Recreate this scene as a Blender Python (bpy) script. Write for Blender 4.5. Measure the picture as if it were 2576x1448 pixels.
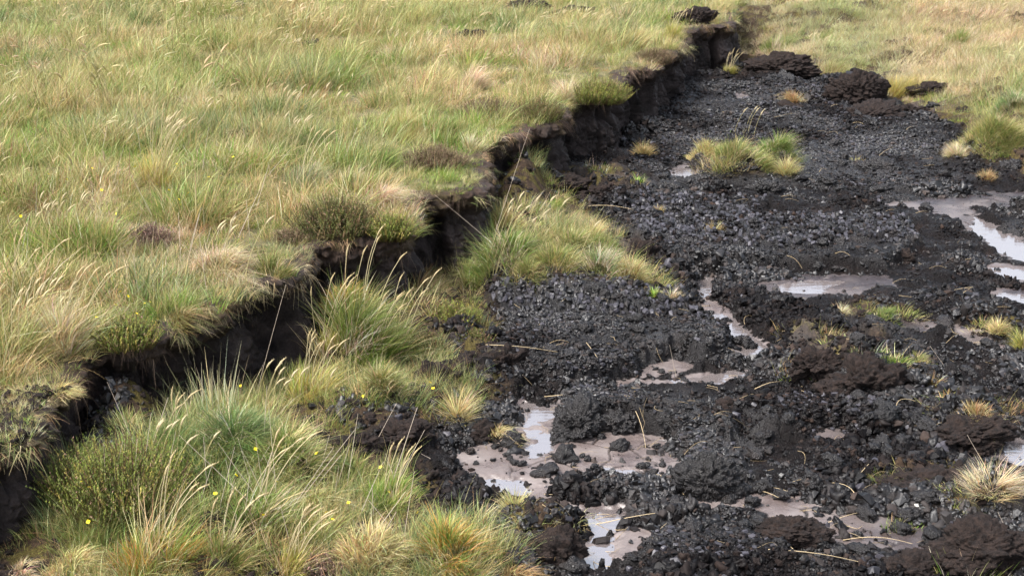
import bpy, math, random
import numpy as np
R = math.radians
sc = bpy.context.scene
for o in list(bpy.data.objects):
    bpy.data.objects.remove(o, do_unlink=True)

# ------------------------------------------------------------ camera, sky, sun, exposure
CAM_H, PITCH, FPX, PW, PH = 1.70, R(17.4), 3576.0, 2575.0, 1448.0
cam = bpy.data.cameras.new('camera')
cam.sensor_width = 36.0
cam.lens = FPX / PW * 36.0
cam.clip_start = 0.05
cam.clip_end = 2000
cam.dof.use_dof = True
cam.dof.focus_distance = 4.6
cam.dof.aperture_fstop = 14.0
cob = bpy.data.objects.new('camera', cam)
cob.location = (0, 0, CAM_H)
cob.rotation_euler = (math.pi / 2 - PITCH, 0, 0)
sc.collection.objects.link(cob)
sc.camera = cob

SUN_EL, SUN_AZ = R(58), R(-122)      # azimuth from +Y, negative = left of the view
w = bpy.data.worlds.new('World'); sc.world = w; w.use_nodes = True
nt = w.node_tree
sky = nt.nodes.new('ShaderNodeTexSky'); sky.sky_type = 'NISHITA'; sky.sun_disc = False
sky.sun_elevation = SUN_EL; sky.sun_rotation = SUN_AZ
sky.air_density = 1.0; sky.dust_density = 4.0; sky.ozone_density = 1.0
bg = nt.nodes['Background']; bg.inputs[1].default_value = 0.15
# thin bright cloud over the blue: mix the sky towards its own grey
hsv = nt.nodes.new('ShaderNodeHueSaturation'); hsv.inputs['Saturation'].default_value = 0.5
nt.links.new(sky.outputs[0], hsv.inputs['Color']); nt.links.new(hsv.outputs[0], bg.inputs[0])
sl = bpy.data.lights.new('sun', 'SUN'); sl.energy = 2.2; sl.angle = R(18); sl.color = (1, 0.97, 0.94)
so = bpy.data.objects.new('sun', sl); sc.collection.objects.link(so)
from mathutils import Vector
sd = Vector((math.sin(SUN_AZ) * math.cos(SUN_EL), math.cos(SUN_AZ) * math.cos(SUN_EL), math.sin(SUN_EL)))
so.rotation_euler = sd.to_track_quat('Z', 'Y').to_euler()
sc.view_settings.view_transform = 'Standard'
sc.view_settings.look = 'None'
sc.view_settings.exposure = 1.28
sc.view_settings.gamma = 1.0
sc.cycles.max_bounces = 5
sc.cycles.transparent_max_bounces = 4

# ------------------------------------------------------------ numpy noise
def _h(ix, iy, s):
    n = (ix.astype(np.int64) * 374761393 + iy.astype(np.int64) * 668265263 + s * 1442695041) & 0xffffffff
    n = ((n ^ (n >> 13)) * 1274126177) & 0xffffffff
    n = ((n ^ (n >> 15)) * 2246822519) & 0xffffffff
    return ((n ^ (n >> 16)) & 0xffffff) / float(0xffffff)
def vn(x, y, s=0):
    x = np.asarray(x, float); y = np.asarray(y, float)
    ix = np.floor(x); iy = np.floor(y); fx = x - ix; fy = y - iy
    fx = fx * fx * (3 - 2 * fx); fy = fy * fy * (3 - 2 * fy)
    a = _h(ix, iy, s); b = _h(ix + 1, iy, s); c = _h(ix, iy + 1, s); d = _h(ix + 1, iy + 1, s)
    return (a * (1 - fx) + b * fx) * (1 - fy) + (c * (1 - fx) + d * fx) * fy
def fbm(x, y, f, o=4, s=0, g=0.5):
    x = np.asarray(x, float); y = np.asarray(y, float)
    r = 0; a = 1; t = 0
    for i in range(o):
        r = r + a * vn(x * f * (0.8 + 0.0 * i) + y * f * 0.6, -x * f * 0.6 + y * f * 0.8, s + 17 * i); t += a; a *= g; f *= 2.03
    return r / t
def worley(x, y, f, s=0, jit=0.9):
    """F1, F2, cell random values and offset from the cell point"""
    x = x * f; y = y * f; ix = np.floor(x); iy = np.floor(y)
    f1 = np.full(x.shape, 9.0); f2 = np.full(x.shape, 9.0); r = np.zeros(x.shape); ox = np.zeros(x.shape); oy = np.zeros(x.shape)
    for dx in (-1, 0, 1):
        for dy in (-1, 0, 1):
            cx = ix + dx; cy = iy + dy
            px = cx + 0.5 + (_h(cx, cy, s) - 0.5) * jit; py = cy + 0.5 + (_h(cx, cy, s + 5) - 0.5) * jit
            d = np.hypot(x - px, y - py)
            m = d < f1
            f2 = np.where(m, f1, np.minimum(f2, d))
            r = np.where(m, _h(cx, cy, s + 9), r); ox = np.where(m, x - px, ox); oy = np.where(m, y - py, oy)
            f1 = np.where(m, d, f1)
    return f1, f2, r, ox, oy
def _h3(x, y, z, s): return _h(x + z * 57, y - z * 113, s + 3)
def vn3(P, f, s=0):
    Q = P * f + 31.7; i = np.floor(Q); t = Q - i; t = t * t * (3 - 2 * t); r = 0
    for a in (0, 1):
        for b in (0, 1):
            for c in (0, 1):
                r = r + _h3(i[:, 0] + a, i[:, 1] + b, i[:, 2] + c, s) * (t[:, 0] if a else 1 - t[:, 0]) * (t[:, 1] if b else 1 - t[:, 1]) * (t[:, 2] if c else 1 - t[:, 2])
    return r
def worley3(P, f, s=0):
    Q = P * f + 17.3; i = np.floor(Q); f1 = np.full(len(P), 9.0); f2 = f1.copy(); r = np.zeros(len(P))
    for a in (-1, 0, 1):
        for b in (-1, 0, 1):
            for c in (-1, 0, 1):
                I = i + (a, b, c); C = I + np.stack([_h3(I[:, 0], I[:, 1], I[:, 2], s + k) for k in (1, 2, 4)], 1)
                d = np.linalg.norm(Q - C, axis=1); m = d < f1
                f2 = np.where(m, f1, np.minimum(f2, d)); r = np.where(m, _h3(I[:, 0], I[:, 1], I[:, 2], s + 8), r); f1 = np.where(m, d, f1)
    return f1, f2, r
def sst(a, b, x):
    t = np.clip((x - a) / (b - a), 0, 1); return t * t * (3 - 2 * t)

# ------------------------------------------------------------ photograph point -> place on the ground
SP, CP = math.sin(PITCH), math.cos(PITCH)
def W0(px, py, z=0.0):
    a = (px - PW / 2) / FPX; b = (py - PH / 2) / FPX
    dz = -SP - b * CP; dy = CP - b * SP
    t = (CAM_H - z) / -dz
    return a * t, dy * t
def polyW(pts, z=0.0):
    return np.array([W0(p[0], p[1], z) for p in pts])
def scale_at(x, y, z):
    return FPX / (y * CP + (CAM_H - z) * SP)      # photograph px per metre

def sdist(x, y, P):
    """signed distance to polygon, positive inside"""
    d2 = np.full(x.shape, 1e9); ins = np.zeros(x.shape, bool)
    n = len(P)
    for i in range(n):
        ax, ay = P[i]; bx, by = P[(i + 1) % n]
        ex, ey = bx - ax, by - ay
        t = np.clip(((x - ax) * ex + (y - ay) * ey) / (ex * ex + ey * ey + 1e-12), 0, 1)
        d2 = np.minimum(d2, (x - ax - t * ex) ** 2 + (y - ay - t * ey) ** 2)
        if ay != by:
            c = ((ay > y) != (by > y)) & (x < (bx - ax) * (y - ay) / (by - ay) + ax)
            ins ^= c
    return np.where(ins, 1, -1) * np.sqrt(d2)
def sdbox(x, y, P, m=0.5):
    """sdist evaluated only near the polygon"""
    r = np.full(x.shape, -9.0)
    k = (x > P[:, 0].min() - m) & (x < P[:, 0].max() + m) & (y > P[:, 1].min() - m) & (y < P[:, 1].max() + m)
    if k.any(): r[k] = sdist(x[k], y[k], P)
    return r
def chaikin(P, n=2):
    for _ in range(n):
        Q = [P[0]]
        for a, b in zip(P[:-1], P[1:]):
            Q += [a * 0.87 + b * 0.13, a * 0.13 + b * 0.87]
        Q.append(P[-1]); P = np.array(Q)
    return P

# ------------------------------------------------------------ layout of the cutting
BANK_PX = [(-420, 1600), (-60, 1420), (60, 1368), (104, 1345), (116, 1240), (170, 1228), (212, 1212), (226, 1125), (300, 1108), (390, 1093),
           (560, 1030), (650, 980), (752, 935), (772, 858), (900, 846), (1034, 834), (1042, 716), (1120, 712), (1205, 702),
           (1218, 560), (1290, 530), (1330, 505), (1402, 495), (1412, 412), (1470, 405), (1556, 390), (1564, 345), (1634, 334),
           (1646, 283), (1702, 270), (1710, 205), (1765, 194), (1834, 188), (1850, 120)]
bank = np.array([W0(*p) for p in BANK_PX])
bank = np.vstack([[(-2.4, 0.6)], bank, [(1.6, 12.6), (1.4, 14.0), (2.4, 19.0), (6, 34)]])
bank = chaikin(bank, 2)
UP = np.vstack([bank, [(6, 60), (-60, 60), (-60, 0.6)]])

def mp(*p): return polyW(p)
MUD = [  # smooth pinkish wet mud
    mp((1150,1150),(1230,1110),(1290,1075),(1290,1020),(1420,1015),(1390,1060),(1400,1115),(1500,1095),(1670,1120),(1700,1180),(1640,1205),(1500,1195),(1430,1215),(1390,1245),(1480,1265),(1580,1270),(1590,1330),(1545,1448),(1470,1448),(1450,1320),(1370,1295),(1240,1270),(1180,1240)),
    mp((1440,1010),(1590,965),(1700,950),(1860,930),(1880,955),(1740,972),(1600,985),(1500,1005)),
    mp((1740,700),(1800,700),(1800,760),(1880,825),(1960,900),(1900,935),(1855,905),(1840,860),(1735,812),(1760,760)),
    mp((1900,722),(2020,697),(2140,704),(2230,695),(2260,735),(2080,755),(2010,775),(1950,760)),
    mp((2150,525),(2300,507),(2480,492),(2620,482),(2620,516),(2480,530),(2440,550),(2510,575),(2600,630),(2640,690),(2540,660),(2440,600),(2380,548),(2260,530)),
    mp((2470,670),(2640,680),(2640,730),(2520,712)),
    mp((2250,808),(2400,822),(2490,840),(2530,885),(2440,885),(2380,850),(2270,835)),
    mp((2400,1160),(2500,1120),(2640,1095),(2640,1200),(2500,1185)),
    mp((1690,1240),(1850,1225),(1900,1210),(2060,1275),(2150,1290),(2340,1330),(2350,1420),(2200,1420),(2060,1360),(1900,1300),(1760,1300)),
    mp((1500,1360),(1600,1330),(1740,1350),(1640,1380),(1560,1448),(1500,1448)),
    mp((1600,925),(1700,905),(1740,925),(1690,950),(1620,955)),
    mp((1670,430),(1740,412),(1765,450),(1700,462)),
    mp((1905,290),(1935,280),(1945,305),(1925,318),(1905,310)),
    mp((1840,238),(1880,236),(1890,252),(1850,262)),
    mp((2000,1090),(2120,1080),(2150,1110),(2060,1120)),
    mp((2480,738),(2640,730),(2640,785),(2540,775)),
]
WATER = [  # standing water
    ('water puddle between the clods', mp((1368,1268),(1460,1275),(1570,1280),(1582,1320),(1560,1350),(1545,1400),(1530,1480),(1475,1480),(1480,1390),(1455,1330),(1400,1300))),
    ('upper water', mp((1310,1022),(1415,1020),(1375,1062),(1318,1064))),
    ('m', mp((1318,1085),(1385,1090),(1392,1120),(1375,1150),(1320,1155),(1345,1110))),
    ('l', mp((1178,1215),(1260,1212),(1345,1225),(1330,1245),(1250,1255),(1195,1250))),
    ('c', mp((1835,830),(1875,822),(1905,860),(1950,900),(1905,925),(1865,905),(1868,870))),
    ('c2', mp((1745,705),(1800,702),(1785,750),(1760,745))),
    ('c3', mp((1740,785),(1860,800),(1872,835),(1830,838),(1745,812))),
    ('c4', mp((1690,960),(1760,948),(1865,928),(1875,945),(1800,965))),
    ('r', mp((2440,545),(2500,560),(2620,625),(2640,690),(2520,640),(2450,590))),
    ('r2', mp((2475,680),(2640,685),(2640,715),(2530,706))),
    ('r3', mp((2390,835),(2480,848),(2515,880),(2450,878))),
    ('r4', mp((2440,1150),(2510,1122),(2640,1100),(2640,1185),(2500,1175))),
    ('f', mp((1690,428),(1740,420),(1755,448),(1702,455))),
    ('f2', mp((1912,290),(1932,284),(1940,305),(1920,312))),
    ('f3', mp((1850,242),(1880,240),(1884,250),(1855,255))),
    ('g', mp((1500,1185),(1640,1190),(1650,1205),(1540,1212),(1500,1200))),
    ('h', mp((1960,722),(2060,705),(2120,712),(2060,740),(1980,742))),
    ('k', mp((2500,748),(2640,740),(2640,772),(2540,768))),
]
SLABS = [  # raised slabs of cracked blocks: polygon, height
    (mp((1205,755),(1400,775),(1740,790),(1800,850),(1872,905),(1760,925),(1640,950),(1420,992),(1200,965),(1290,900),(1240,820)), 0.05),
    (mp((1580,585),(1850,575),(2290,590),(2320,640),(2230,690),(1900,685),(1650,690),(1590,640)), 0.055),
    (mp((1650,235),(1900,210),(2080,230),(2180,300),(2380,330),(2430,430),(2560,460),(2300,495),(1950,480),(1650,470),(1560,430),(1640,380),(1660,300)), 0.02),
    (mp((1380,1060),(1420,1020),(1560,1020),(1700,1060),(1860,1090),(1840,1130),(1690,1120),(1560,1090),(1400,1100)), 0.05),
    (mp((1690,1130),(1800,1120),(1850,1160),(1880,1210),(1800,1240),(1700,1210)), 0.04),
    (mp((1900,1030),(2120,1020),(2260,1060),(2300,1100),(2120,1120),(1960,1090)), 0.035),
    (mp((1560,1360),(1700,1350),(1900,1380),(2040,1448),(1560,1470)), 0.03),
]
BANDS = [mp((1225,778),(1480,788),(1745,795),(1755,848),(1500,850),(1245,838)), mp((1590,592),(1850,580),(2290,588),(2310,645),(2000,662),(1620,662)), mp((1560,515),(1750,505),(1930,520),(1900,560),(1600,560))]
MOUNDS = [  # px centre, px radii, height m
    (1400,700,260,110,0.13), (1500,480,170,50,0.06), (1300,600,110,120,0.12), (1310,520,90,60,0.16), (1170,990,140,90,0.05), (950,1090,210,80,0.10), (1080,840,120,100,0.09),
    (900,900,160,90,0.08), (550,1200,420,170,0.08), (300,1250,250,100,0.06), (1130,1430,180,90,0.04),
    (2150,960,240,80,0.09), (2050,900,120,40,0.04), (2440,1070,160,50,0.05), (2500,1290,200,60,0.07), (1870,430,150,40,0.05), (2200,800,110,25,0.03), (2490,840,120,30,0.04),
    (320,1110,110,60,0.14), (870,900,110,50,0.08), (1550,770,190,30,0.05), (1360,1370,120,60,0.06), (1995,270,70,14,0.03), (2560,420,120,80,0.08), (2290,1220,160,25,0.03),
]
_M = []
for cx, cy, rx, ry, h in MOUNDS:
    x, y = W0(cx, cy); x2, _ = W0(cx + rx, cy); _, y1 = W0(cx, cy - ry); _, y2 = W0(cx, cy + ry)
    _M.append((x, y, x2 - x, abs(y1 - y2) / 2, h))
RIGHT = polyW([(1843,150),(1870,196),(1960,206),(2060,200),(2200,206),(2240,262),(2330,300),(2400,330),(2450,410),(2640,450),(3100,520),(3400,300)])
RIGHT = np.vstack([RIGHT, [(60, 60), (2.0, 60), (1.9, 13)]])
LOWG = polyW([(-420,1600),(-60,1430),(108,1345),(214,1215),(400,1075),(745,950),(765,860),(1046,722),(1196,700),(1240,560),(1330,505),(1440,520),(1470,560),
              (1580,640),(1630,700),(1720,780),(1640,800),(1500,770),(1380,745),(1240,745),(1210,790),(1240,850),(1130,900),(1120,950),(1200,1010),(1190,1060),(1060,1100),(860,1120),(900,1180),
              (1060,1220),(1100,1280),(1220,1370),(1300,1448),(1400,1600)])

def U(x, y):
    z = 0.39 + 0.05 * (fbm(x, y, 0.7, 3, 3) - 0.5) * 2 * sst(0, 1, 1.0) + 0.02 * (fbm(x, y, 4, 2, 4) - 0.5)
    ax, ay = W0(110, 1290)
    return z - 0.02 * sst(6, 12, y) - 0.13 * np.exp(-((x - ax) ** 2 + (y - ay) ** 2) / 0.5)
def Fc(x, y):
    """floor, coarse"""
    x = np.asarray(x, float); y = np.asarray(y, float)
    z = 0.022 + 0.035 * (fbm(x, y, 1.1, 3, 11) - 0.5)
    for cx, cy, rx, ry, h in _M:
        q = ((x - cx) / rx) ** 2 + ((y - cy) / ry) ** 2
        z = z + h * np.exp(-q * 1.6)
    r = sdbox(x, y, RIGHT, 3)
    z = z + 0.13 * sst(-0.05, 0.9, r) + 0.10 * sst(0.5, 3.0, r) + 0.02 * (fbm(x, y, 3, 2, 8) - 0.5) * sst(0, .4, r)
    z = z + (0.36 * sst(11.6, 12.8, y) * np.exp(-np.clip(x - 1.6, 0, 9) * 0.5)) + .1 * sst(13, 17, y)
    return z
def Usl(x, y): return sdist(np.atleast_1d(np.asarray(x, float)), np.atleast_1d(np.asarray(y, float)), UP)
def place(px, py, upper):
    zs = np.linspace(0.75, -0.1, 120); q = np.array([W0(px, py, z) for z in zs])
    g = (U if upper else Fc)(q[:, 0], q[:, 1])
    i = int(np.argmax(zs <= g)) if (zs <= g).any() else 119
    return float(q[i, 0]), float(q[i, 1]), float(g[i])

# ------------------------------------------------------------ helpers
def tag(o, label=None, cat=None, group=None, kind=None):
    for k, v in (('label', label), ('category', cat), ('group', group), ('kind', kind)):
        if v: o[k] = v
    return o
def mesh_np(name, V, F, mat=None, cols=None, attrs=None, smooth=True, parent=None, link=True):
    """V (n,3); F list of (m,k) arrays (k = 3 or 4)"""
    if not isinstance(F, (list, tuple)): F = [F]
    me = bpy.data.meshes.new(name)
    V = np.ascontiguousarray(V, np.float32)
    me.vertices.add(len(V)); me.vertices.foreach_set('co', V.ravel())
    loops = np.concatenate([f.ravel() for f in F]).astype(np.int32)
    sizes = np.concatenate([np.full(len(f), f.shape[1], np.int32) for f in F])
    starts = np.concatenate([[0], np.cumsum(sizes)[:-1]]).astype(np.int32)
    me.loops.add(len(loops)); me.loops.foreach_set('vertex_index', loops)
    me.polygons.add(len(sizes)); me.polygons.foreach_set('loop_start', starts)
    me.polygons.foreach_set('use_smooth', np.full(len(sizes), smooth, bool))
    me.update(calc_edges=True)
    if cols is not None:
        a = me.color_attributes.new('Col', 'FLOAT_COLOR', 'POINT')
        c = np.ones((len(V), 4), np.float32); c[:, :3] = cols; a.data.foreach_set('color', c.ravel())
    for k, v in (attrs or {}).items():
        a = me.attributes.new(k, 'FLOAT', 'POINT'); a.data.foreach_set('value', np.ascontiguousarray(v, np.float32).ravel())
    if mat: me.materials.append(mat)
    o = bpy.data.objects.new(name, me)
    if link: sc.collection.objects.link(o)
    if parent: o.parent = parent
    return o

# ------------------------------------------------------------ materials
def newmat(name):
    m = bpy.data.materials.new(name); m.use_nodes = True
    n = m.node_tree; b = n.nodes['Principled BSDF']
    return m, n, b
def N(n, t, **kw):
    d = n.nodes.new(t)
    for k, v in kw.items():
        if k in d.inputs.keys(): d.inputs[k].default_value = v
        else: setattr(d, k, v)
    return d
def L(n, a, b): n.links.new(a, b)
def noise(n, scale, detail=4, rough=0.6, vec=None):
    d = N(n, 'ShaderNodeTexNoise', Scale=scale, Detail=detail, Roughness=rough)
    if vec is None:
        g = N(n, 'ShaderNodeNewGeometry'); vec = g.outputs['Position']
    L(n, vec, d.inputs['Vector']); return d.outputs['Fac']
def ramp(n, fac, *stops):
    r = n.nodes.new('ShaderNodeValToRGB'); e = r.color_ramp.elements
    while len(e) < len(stops): e.new(0.5)
    for i, (p, c) in enumerate(stops):
        e[i].position = p; e[i].color = (*c, 1) if len(c) == 3 else c
    L(n, fac, r.inputs[0]); return r.outputs[0]
def mix(n, fac, a, b, bt='MIX'):
    m = n.nodes.new('ShaderNodeMix'); m.data_type = 'RGBA'; m.blend_type = bt
    for v, i in ((fac, 0), (a, 6), (b, 7)):
        if hasattr(v, 'links'): L(n, v, m.inputs[i])
        elif i == 0: m.inputs[0].default_value = v
        else: m.inputs[i].default_value = (*v, 1)
    return m.outputs[2]
def math_(n, op, a, b=0.0, clamp=False):
    m = n.nodes.new('ShaderNodeMath'); m.operation = op; m.use_clamp = clamp
    for v, i in ((a, 0), (b, 1)):
        if hasattr(v, 'links'): L(n, v, m.inputs[i])
        else: m.inputs[i].default_value = v
    return m.outputs[0]
def attr(n, name):
    return N(n, 'ShaderNodeAttribute', attribute_name=name)

def grass_mat(name, rough=0.55, trans=0.35, tint=True):
    m, n, b = newmat(name)
    c = attr(n, 'Col').outputs['Color']
    if tint:
        f = noise(n, 1.3, 3)
        t = ramp(n, f, (0.35, (0.84, 1.0, 0.80)), (0.65, (1.12, 1.02, 1.05)))
        c = mix(n, 1.0, c, t, 'MULTIPLY')
        t = ramp(n, noise(n, 5.5, 3), (0.33, (0.70, 0.72, 0.62)), (0.5, (1, 1, 1)), (0.66, (1.2, 1.16, 1.18)))
        c = mix(n, 1.0, c, t, 'MULTIPLY')
    L(n, c, b.inputs['Base Color']); b.inputs['Roughness'].default_value = rough
    b.inputs['Specular IOR Level'].default_value = 0.35
    tr = N(n, 'ShaderNodeBsdfTranslucent'); L(n, c, tr.inputs['Color'])
    mx = N(n, 'ShaderNodeMixShader'); mx.inputs[0].default_value = trans
    L(n, b.outputs[0], mx.inputs[1]); L(n, tr.outputs[0], mx.inputs[2])
    L(n, mx.outputs[0], n.nodes['Material Output'].inputs['Surface'])
    return m
M_GRASS = grass_mat('grass_blades')
M_STRAW = grass_mat('dry_straw', 0.6, 0.15, False)
M_HEATH = grass_mat('heather_leaf', 0.6, 0.2, False)

def peat_mat(name, kind):
    """kind: floor (with mud, moss, turf masks), bank, clod, turf"""
    m, n, b = newmat(name)
    f1 = noise(n, 6, 5, 0.65); f2 = noise(n, 60, 5, 0.7); f3 = noise(n, 240, 3, 0.6)
    if kind in ('floor', 'clod'):
        base = ramp(n, f1, (0.35, (0.004, 0.003, 0.003)), (0.58, (0.008, 0.006, 0.0058)), (0.75, (0.022, 0.014, 0.011)))
    elif kind == 'bank':
        base = ramp(n, f1, (0.35, (0.010, 0.008, 0.0075)), (0.65, (0.075, 0.058, 0.054)))
    else:
        base = ramp(n, f2, (0.35, (0.006, 0.0042, 0.0038)), (0.65, (0.034, 0.0225, 0.0185)))
    dust = ramp(n, f2, (0.52, (0, 0, 0)), (0.75, (1, 1, 1)))
    base = mix(n, math_(n, 'MULTIPLY', dust, 0.0 if kind == 'floor' else 0.2), base, (0.03, 0.028, 0.032) if kind != 'turf' else (0.05, 0.034, 0.025))
    rough = ramp(n, f2, (0.40, (0.18,) * 3), (0.60, (0.5,) * 3))
    if kind == 'bank':
        t = attr(n, 'turf').outputs['Fac']
        tc = ramp(n, f2, (0.3, (0.015, 0.010, 0.007)), (0.7, (0.085, 0.055, 0.04)))
        base = mix(n, t, base, tc)
        mo = attr(n, 'moss').outputs['Fac']
        base = mix(n, mo, base, ramp(n, f3, (0.3, (0.05, 0.045, 0.012)), (0.7, (0.20, 0.16, 0.035))))
        rough = ramp(n, f2, (0.3, (0.42,) * 3), (0.7, (0.8,) * 3))
    if kind == 'floor':
        t = attr(n, 'turf').outputs['Fac']
        tc = ramp(n, f2, (0.3, (0.014, 0.010, 0.007)), (0.55, (0.05, 0.033, 0.022)), (0.75, (0.12, 0.085, 0.045)))
        base = mix(n, t, base, tc)
        mo = attr(n, 'moss').outputs['Fac']
        base = mix(n, mo, base, ramp(n, f3, (0.35, (0.03, 0.022, 0.01)), (0.65, (0.13, 0.105, 0.03))))
        mu = attr(n, 'mud').outputs['Fac']
        mc = ramp(n, f1, (0.35, (0.075, 0.056, 0.053)), (0.52, (0.15, 0.122, 0.113)), (0.68, (0.22, 0.19, 0.178)))
        cr = attr(n, 'crack').outputs['Fac']
        mc = mix(n, cr, mc, (0.02, 0.014, 0.012))
        base = mix(n, mu, base, mc)
        gm = attr(n, 'grey').outputs['Fac']
        base = mix(n, gm, base, ramp(n, f2, (0.3, (0.02, 0.016, 0.017)), (0.7, (0.06, 0.048, 0.049))))
        wet = ramp(n, f1, (0.35, (0.16,) * 3), (0.65, (0.42,) * 3))
        rough = mix(n, mu, rough, wet)
        rough = mix(n, t, rough, (0.85, 0.85, 0.85))
        # fine grain is weaker where the mud is smooth
    if kind == 'floor':
        gs = attr(n, 'gloss').outputs['Fac']
        sp = math_(n, 'ADD', 0.15, math_(n, 'MULTIPLY', gs, 0.5)); sp = math_(n, 'ADD', sp, math_(n, 'MULTIPLY', mu, 0.4)); SPEC = sp
    if kind == 'turf': rough = ramp(n, f2, (0.3, (0.75,) * 3), (0.7, (0.95,) * 3))
    L(n, base, b.inputs['Base Color']); L(n, rough, b.inputs['Roughness'])
    b.inputs['Specular IOR Level'].default_value = 0.5 if kind == 'clod' else 0.25
    if kind == 'floor': L(n, SPEC, b.inputs['Specular IOR Level'])
    h = math_(n, 'ADD', math_(n, 'MULTIPLY', f2, 0.9), math_(n, 'MULTIPLY', f3, 0.35))
    bp = N(n, 'ShaderNodeBump', Distance={'turf': .016, 'bank': .02}.get(kind, .009))
    bp.inputs['Strength'].default_value = 0.8
    if kind == 'floor':
        L(n, math_(n, 'SUBTRACT', 0.95, math_(n, 'MULTIPLY', attr(n, 'mud').outputs['Fac'], 0.68)), bp.inputs['Strength'])
    L(n, h, bp.inputs['Height']); L(n, bp.outputs[0], b.inputs['Normal'])
    return m
M_FLOOR = peat_mat('wet_black_peat', 'floor')
M_BANK = peat_mat('cut_peat', 'bank')
M_CLOD = peat_mat('peat_clod', 'clod')
M_TURF = peat_mat('brown_turf', 'turf')

m, n, b = newmat('moor_soil')
f = noise(n, 25, 5, 0.7)
L(n, ramp(n, f, (0.3, (0.03, 0.026, 0.012)), (0.5, (0.09, 0.08, 0.03)), (0.7, (0.20, 0.16, 0.08))), b.inputs['Base Color'])
b.inputs['Roughness'].default_value = 0.9
M_SOIL = m
m, n, b = newmat('puddle_water')
b.inputs['Base Color'].default_value = (0.17, 0.145, 0.14, 1)
b.inputs['Roughness'].default_value = 0.05; b.inputs['IOR'].default_value = 2.8
b.inputs['Specular IOR Level'].default_value = 1.0
gl = N(n, 'ShaderNodeBsdfGlass', Roughness=0.02, IOR=1.33)
g = N(n, 'ShaderNodeNewGeometry'); mpg = N(n, 'ShaderNodeMapping'); mpg.inputs['Scale'].default_value = (9, 40, 9)
L(n, g.outputs['Position'], mpg.inputs['Vector'])
nz = noise(n, 1.0, 3, 0.6, mpg.outputs[0])
bp = N(n, 'ShaderNodeBump', Distance=0.004, Strength=0.35); L(n, nz, bp.inputs['Height']); L(n, bp.outputs[0], b.inputs['Normal'])
M_WATER = m

# ------------------------------------------------------------ ground sheets
def fan(nr, nc, d0, d1, half):
    d = d0 * (d1 / d0) ** (np.arange(nr) / (nr - 1.0)); a = np.linspace(-half, half, nc)
    D, A = np.meshgrid(d, a, indexing='ij')
    return D * np.tan(A), D
def grid_faces(nr, nc, keep=None):
    i = np.arange(nr * nc).reshape(nr, nc)
    f = np.stack([i[:-1, :-1], i[:-1, 1:], i[1:, 1:], i[1:, :-1]], -1).reshape(-1, 4)
    if keep is not None:
        k = keep.reshape(nr, nc); kk = (k[:-1, :-1] & k[:-1, 1:] & k[1:, 1:] & k[1:, :-1]).ravel(); f = f[kk]
    return f
def compact(V, F, attrs):
    used = np.zeros(len(V), bool); used[F.ravel()] = True
    idx = np.cumsum(used) - 1
    return V[used], idx[F], {k: v[used] for k, v in attrs.items()}

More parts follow.
